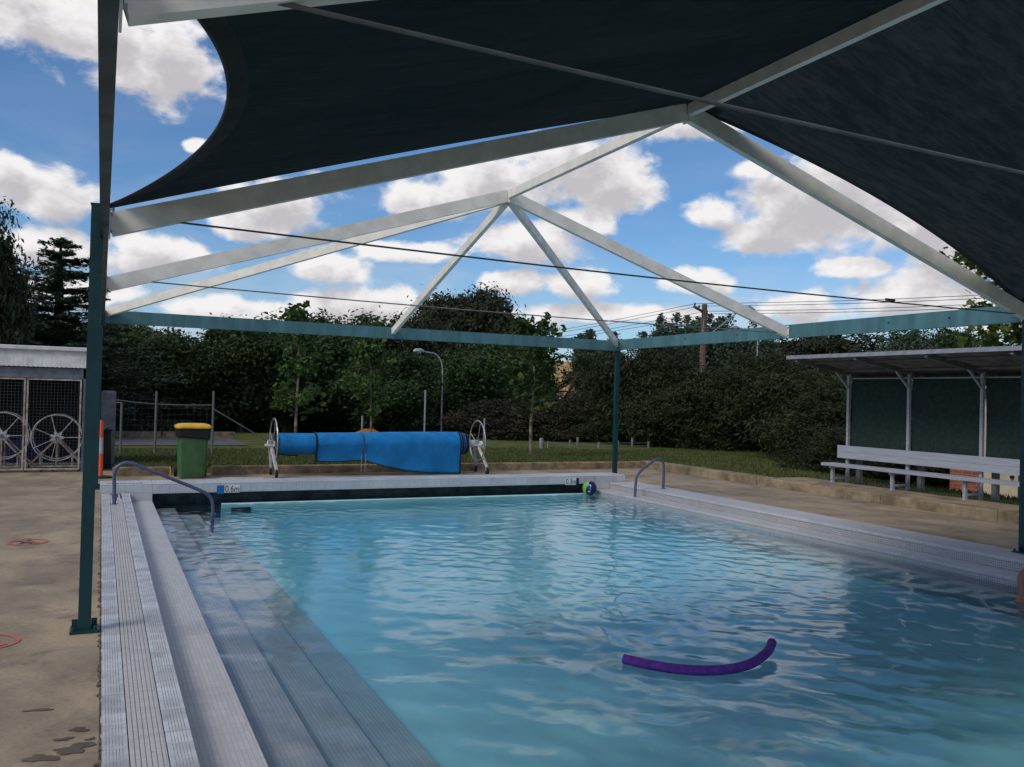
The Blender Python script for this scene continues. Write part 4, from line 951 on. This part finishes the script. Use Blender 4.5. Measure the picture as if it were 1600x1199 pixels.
tree('broadleaf_shrub', 'shrub', 3, 18.9, 30, 1.5, 3.4, 'grey green bush at the foot of the far teal post', 'shrub', G)
tree('bottlebrush_shrub', 'shrub', 1, 19.9, 29.5, 3.75, 4.6, 'tall dark olive shrub right of the far teal post', 'shrub', G)
tree('bottlebrush_shrub', 'shrub', 2, 20.6, 26.5, 2.75, 4.6, 'dark olive shrub in front of the timber power pole', 'shrub', G)
tree('bottlebrush_shrub', 'shrub', 3, 21.4, 24.6, 3.3, 4.8, 'tallest olive shrub between the power pole and the shelter', 'shrub', G)
tree('bottlebrush_shrub', 'shrub', 1, 21.0, 21.6, 2.8, 4.6, 'dense olive shrub touching the left end of the shelter roof', 'shrub', G)
tree('bottlebrush_shrub', 'shrub', 2, 20.0, 18.4, 2.2, 4.0, 'dark shrub seen past the left end of the shelter screen', 'shrub', G)
tree('bottlebrush_shrub', 'shrub', 3, 17.6, 17.0, 1.0, 3.2, 'low dark shrub behind the left end of the bench', 'shrub', G)
tree('bottlebrush_shrub', 'shrub', 2, 17.6, 14.8, .95, 2.6, 'low shrub seen between bench seat and ground left of the brick wall', 'shrub', G)
for i, (x, y, zt, w, lb) in enumerate(((34.9, 50, 7.2, 3.3, 'grey green poplar left of the power pole top'), (37.4, 52, 7.6, 3.4, 'grey green poplar directly behind the power pole'), (41.3, 52.5, 7.9, 3.4, 'grey green poplar under the slanted lamp bracket'), (43.6, 51, 7.5, 3.3, 'grey green poplar behind the right hand street lamp'),
                                        (31.6, 53, 6.3, 3.0, 'shorter poplar standing above the far teal post corner'), (53.2, 45, 7.4, 3.0, 'pointed poplar top over the middle of the shelter roof'), (51.4, 46, 6.4, 2.8, 'small poplar top left of the pointed one above the shelter roof'))):
    tree('poplar_tree', 'poplar', i % 3+1, x, y, zt, w, lb, group='poplars along the road')
tree('willow_tree', 'gum', 1, 55.6, 56, 7.6, 10.5, 'wide grey green tree above the left end of the shelter roof', group=G)
tree('willow_tree', 'gum', 3, 51.0, 57, 6.4, 6.5, 'pale green tree left of the wide one above the shelter', group=G)
tree('broadleaf_tree', 'oak', 2, 76.9, 60, 9.2, 5.6, 'small far tree above the right half of the shelter roof', group=G)
tree('gum_tree', 'lacy', 2, 74.5, 55, 8.4, 5.0, 'far bushy tree next to the maple, above the shelter roof', group=G)
S = 'young staked trees on the lawn'
tree('young_tree', 'sapling', 1, 4.02, 20, 3.62, 1.05, 'young thin tree on the lawn behind the left end of the cover reel', group=S)
tree('young_tree', 'sapling', 2, 6.9, 24, 3.3, 1.25, 'young thin tree on the lawn behind the middle of the cover reel', group=S)
tree('young_tree', 'sapling', 3, 10.0, 20, 3.68, 1.25, 'young thin tree on the lawn right of the cover reel', group=S)
# maple with large leaves close behind the shelter
def maple():
    r = np.random.default_rng(55); base = (15.5, 10.5); z = float(gz(*base)); t = thing('maple_tree', 'broad leaved maple hanging over the shelter at the right edge', 'tree', (*base, z))
    m = MB(); m.tube([(15.5, 10.5, z), (15.48, 10.5, 2), (15.45, 10.52, 4.6)], [.16, .12, .05], 8)
    P = []; N = []
    for i in range(72):
        zz = 2.5+2.9*r.random(); a = r.random()*2*PI; ln = 1.55*(.45+.6*r.random())*(1-.10*abs(zz-3.4)); e = np.array([15.45+ln*math.cos(a), 10.52+ln*math.sin(a), zz+.25*ln*(r.random()-.3)])
        m.tube([(15.45, 10.52, zz-.2), tuple(e)], [.02, .005], 5); n = 60; tt = .2+.85*r.random(n)
        P.append(np.array([15.45, 10.52, zz-.2])+np.outer(tt, e-np.array([15.45, 10.52, zz-.2]))+r.normal(size=(n, 3))*.11); N.append(r.normal(size=(n, 3))*.5+np.array([0, 0, .9]))
    P = np.concatenate(P); N = np.concatenate(N); n = len(P); N /= np.linalg.norm(N, axis=1, keepdims=True); A = r.normal(size=(n, 3)); A -= N*(A*N).sum(1, keepdims=True); A /= np.linalg.norm(A, axis=1, keepdims=True); B = np.cross(N, A)
    # five-lobed leaf outline
    pol = [(1.0, 0), (.45, .22), (.55, .72), (.12, .40), (-.30, .62), (-.55, .0), (-.30, -.62), (.12, -.40), (.55, -.72), (.45, -.22)]; s = .10*(.7+.6*r.random(n))
    V = np.stack([P+A*(s*a)[:, None]+B*(s*b)[:, None]-N*(s*.15*(a*a+b*b))[:, None] for a, b in pol], 1).reshape(-1, 3); i = np.arange(n)*10
    T3 = np.concatenate([np.stack([i+a, i+b, i+c], 1) for a, b, c in ((0, 1, 9), (1, 2, 3), (3, 4, 5), (5, 6, 7), (7, 8, 9), (1, 3, 9), (3, 7, 9), (3, 5, 7))])
    o = raw_mesh('crown', V, T3, 'leaf_maple', t, tri=True); m.build('trunk', 'bark', t, smooth=True)
maple()

# wood that closes the view behind, and the scattered trees on the far hills
def mass(name, spots, size, label, mname):
    r = np.random.default_rng(9); Ps = []; Ns = []
    for x, y, w, h in spots:
        z = float(gz(x, y)); L = [(x+a, y+b, z+c, d, e, f) for a, b, c, d, e, f in lobes(r, 7, w, h, 0)]; P, N = crown_points(L, 150, 26, size*1.7, r); Ps.append(P); Ns.append(N)
    V, Q = leaves_mesh(np.concatenate(Ps), np.concatenate(Ns), size, 1.6, r); o = raw_mesh(name, V, Q, mname); o['kind'] = 'stuff'; o['label'] = label; o['category'] = 'wood'
r = np.random.default_rng(21)
sp = [(x+r.uniform(-1, 1), 66+r.uniform(-4, 6), r.uniform(6, 9), r.uniform(4.2, 5.6)) for x in list(np.arange(-14, 30, 3.2)) + list(np.arange(44, 100, 3.6))]
sp += [(x+r.uniform(-1, 1), 56+r.uniform(-2, 2), r.uniform(4, 6), r.uniform(2.6, 3.6)) for x in np.arange(0, 26, 2.6)]
mass('wood', sp, .26, 'dark continuous wood closing the view behind the separate trees', 'leaf_oak')
sp = []
for i in range(170):
    y = r.uniform(120, 330); x = y*r.uniform(-.25, 1.6); w = r.uniform(5, 10); 
    if not .46 < x/y < .68: sp.append((x, y, w, w*r.uniform(.7, 1.1)))
mass('far_wood', sp, .6, 'scattered pale green trees on the distant golden hill', 'leaf_far')
tree('far_tree', 'oak', 3, 24, 200, float(gz(24, 200))+11, 6.5, 'lone round tree on the far skyline left of centre', group=G)

# grass blades on the lawn
def blades():
    r = np.random.default_rng(4); n = 90000
    x = r.uniform(.3, 14.5, n); y = 17.2+9.5*r.random(n)**1.5; k = (x < 11.7) | (r.random(n) < .5); x, y = x[k], y[k]
    m2 = 45000; x = np.concatenate([x, r.uniform(11.82, 20.5, m2)]); y = np.concatenate([y, r.uniform(12.2, 25, m2)]); k = ~((x < 12.5) & (y < 13.05)); x, y = x[k], y[k]
    m3 = 5000; x = np.concatenate([x, r.uniform(12.62, 16.5, m3)]); y = np.concatenate([y, r.uniform(5, 12.2, m3)])
    n = len(x); z = gz(x, y)-.01; h = .025+.06*r.random(n)**2; a = r.random(n)*2*PI; w = .010+.008*r.random(n); l = r.normal(size=(n, 2))*.03
    V = np.stack([np.stack([x+np.cos(a)*w, y+np.sin(a)*w, z], 1), np.stack([x-np.cos(a)*w, y-np.sin(a)*w, z], 1), np.stack([x+l[:, 0], y+l[:, 1], z+h], 1)], 1).reshape(-1, 3)
    o = raw_mesh('grass', V, np.arange(n*3).reshape(-1, 3), 'blade', tri=True); o['kind'] = 'stuff'; o['label'] = 'short dry green grass on the lawn behind the kerb'; o['category'] = 'grass'
blades()

# ------------------------------------------------------------------ fence, lamps, power pole, far houses
FE = thing('wire_fence', 'thin wire fence with pipe posts on the lawn behind the bin', 'fence', (1.5, 23, 0))
for x, zt in ((1.22, 1.5), (2.55, 1.54)): MB().cyl((x, 23, float(gz(x, 23))-.1), (x, 23, zt), .028, 8).build('post', 'alu_dark', FE, smooth=True)
MB().cyl((.45, 23, -.1), (.45, 23, 1.2), .028, 8).build('post', 'alu_dark', FE, smooth=True); MB().tube([(.2, 23, 1.21), (.45, 23, 1.2)], .02, 6).build('rail', 'alu_dark', FE)
MB().tube([(.30, 23, 1.27), (.8, 23, 1.21), (1.22, 23, 1.18), (1.9, 23, 1.17), (2.55, 23, 1.18)], .014, 6).build('top_wire', 'alu_dark', FE)
MB().cyl((2.56, 22.98, 1.08), (3.9, 22.9, .28), .016, 6).build('stay', 'alu_dark', FE)
m = MB()
for i in range(14): x = .45+i*.15; m.bar((x, 23.01, .02), (x, 23.01, 1.18), .003, .003)
for i in range(8): m.bar((.45, 23.012, .1+i*.14), (2.55, 23.012, .1+i*.14), .003, .003)
m.build('netting', 'wire', FE, kind='stuff')
for x, y, zt, lb in ((11.28, 26, .84, 'thin grey steel stake right of the cover reel wheel'), (7.22, 26, .86, 'thin grey steel stake behind the middle of the cover reel'), (9.23, 26, 1.7, 'tall thin grey pipe just left of the street lamp')):
    t = thing('stake', lb, 'stake', (x, y, float(gz(x, y)))); MB().cyl((x, y, float(gz(x, y))-.1), (x, y, zt), .03, 8).build('shaft', 'galv', t, smooth=True); MB().cyl((x, y, zt), (x, y, zt+.02), .036, 8).build('cap', 'galv', t)
x, y = 13.38, 26.; t = thing('bollard', 'short pale bollard at the far lawn edge right of the young tree', 'bollard', (x, y, -.1)); MB().tube([(x, y, -.3), (x, y, .18), (x, y, .22)], [.075, .075, .04], 12).build('shaft', 'concrete_box', t, smooth=True); MB().tube([(x, y, .08), (x, y, .13)], .078, 12).build('band', 'galv', t)
LF = thing('low_fence', 'low post and wire fence along the far lawn edge left of the far post', 'fence', (15, 26.5, 0))
for i, x in enumerate((13.9, 14.75, 15.05, 15.9, 16.7, 17.3, 18.0)): MB().box(x-.025, x+.025, 26.47, 26.53, -.4, (.08, .12, .22, .05, .1, .2, .08)[i]).build('post', 'concrete_box', LF)
for z in (-.08, .02): MB().cyl((13.9, 26.5, z), (18.0, 26.5, z), .008, 5).build('wire', 'concrete_box', LF)

def lamp(px, py, z0, H, arm, label):
    t = thing('street_lamp', label, 'street lamp', (px, py, z0)); zt = z0+H; dx, dy = arm; n = math.hypot(dx, dy)
    pts = [(px, py, z0), (px, py, zt-.9)]+[(px+dx*.55*(1-math.cos(a)), py+dy*.55*(1-math.cos(a)), zt-.9+.85*math.sin(a)) for a in np.linspace(.15, PI/2, 7)]+[(px+dx, py+dy, zt)]
    MB().tube(pts, [.05, .042]+[.034]*7+[.028], 8).build('pole', 'galv', t, smooth=True)
    h = MB().tube([(px+dx*.92, py+dy*.92, zt), (px+dx*1.1, py+dy*1.1, zt+.04), (px+dx*1.35, py+dy*1.35, zt+.02), (px+dx*1.45, py+dy*1.45, zt-.01)], [.06, .12, .12, .05], 10).build('lamp_head', 'galv', t, smooth=True)
    MB().tube([(px+dx*1.1, py+dy*1.1, zt-.06), (px+dx*1.3, py+dy*1.3, zt-.06)], [.08, .08], 8).build('lens', 'sign_white', h)
lamp(15.05, 40, -.9, 4.55, (-1.0, .15), 'slim grey street lamp with curved arm in front of the trees above the reel')
lamp(38.95, 45, -1.2, 7.6, (-1.35, .3), 'curved grey street lamp right of the timber power pole')
PP = thing('power_pole', 'weathered timber power pole with crossarm and wires above the shrubs', 'power pole', (34.5, 45, -1.2))
MB().tube([(34.4, 45, -1.4), (34.5, 45, 3), (34.6, 45, 7.75)], [.24, .21, .17], 12).build('shaft', 'wood_pole', PP, smooth=True)
ca = MB().bar((33.45, 44.6, 7.50), (35.55, 45.45, 7.02), .11, .13).build('crossarm', 'wood_pole', PP)
INS = [(33.55, 44.62, 7.68), (34.05, 44.85, 7.58), (34.95, 45.2, 7.34), (35.45, 45.4, 7.22)]
for p in INS: MB().tube([(p[0], p[1], p[2]-.2), p, (p[0], p[1], p[2]+.06)], [.03, .06, .03], 8).build('insulator', 'black', ca, smooth=True)
br = MB().bar((34.75, 45, 5.65), (37.6, 45.2, 7.55), .07, .07).build('lamp_bracket', 'galv', PP); MB().tube([(37.5, 45.2, 7.5), (37.8, 45.2, 7.68), (38.5, 45.25, 7.75), (38.9, 45.25, 7.66)], [.06, .17, .19, .06], 10).build('lamp_head', 'galv', br, smooth=True)
MB().bar((34.52, 44.9, 7.3), (34.3, 44.8, 5.2), .03, .03).build('conduit', 'galv', PP); MB().bar((34.2, 44.75, 3.4), (35.1, 45.1, 4.1), .03, .04).build('step_bracket', 'galv', PP)
for i, p in enumerate(INS):
    for e, sag in (((24.4+i*.45, 90+i*.2, 6.75-.1*i), 1.0), ((45.0+i*.5, 0+i*.2, 8.0-.1*i), .9)):
        MB().tube([Vector(p).lerp(Vector(e), k/14)-Vector((0, 0, sag*math.sin(PI*k/14))) for k in range(15)], .016, 5).build('wire', 'black', PP)
MB().tube([Vector((34.6, 45, 6.2)).lerp(Vector((44.6, 0, 6.2)), k/12)-Vector((0, 0, .7*math.sin(PI*k/12))) for k in range(13)], .016, 5).build('wire', 'black', PP)

def house(x, y, z, w, h, d, wall, label):
    t = thing('house', label, 'house', (x, y, z)); MB().box(x-w/2, x+w/2, y, y+d, z-.8, z+h).build('wall', wall, t)
    m = MB(); m.add([(x-w*.56, y-.4, z+h), (x+w*.56, y-.4, z+h), (x+w*.56, y+d+.4, z+h), (x-w*.56, y+d+.4, z+h), (x-w*.2, y+d/2, z+h+w*.28), (x+w*.2, y+d/2, z+h+w*.28)], [(0, 1, 5, 4), (1, 2, 5), (2, 3, 4, 5), (3, 0, 4), (3, 2, 1, 0)]); m.build('roof', 'roof_tile', t)
    for k in ((-.3, 0.02, .3) if w > 4 else ()):
        f = MB().box(x+w*k-.5, x+w*k+.5, y-.06, y-.005, z+.9, z+2.1).build('window', 'house_pale', t); MB().box(x+w*k-.42, x+w*k+.42, y-.075, y-.062, z+.98, z+2.02).build('pane', 'dark_inside', f)
house(66, 130, float(gz(66, 130)), 10, 2.9, 7, 'house_wall', 'far house with tiled roof on the hillside behind the lacy trees')
house(11.45, 39.5, -.95, 1.0, .56, 1.1, 'house_wall', 'small orange roofed hut behind the cover reel')

SC.cycles.max_bounces = 6; SC.cycles.diffuse_bounces = 3; SC.cycles.glossy_bounces = 2; SC.cycles.transparent_max_bounces = 10; SC.cycles.transmission_bounces = 3
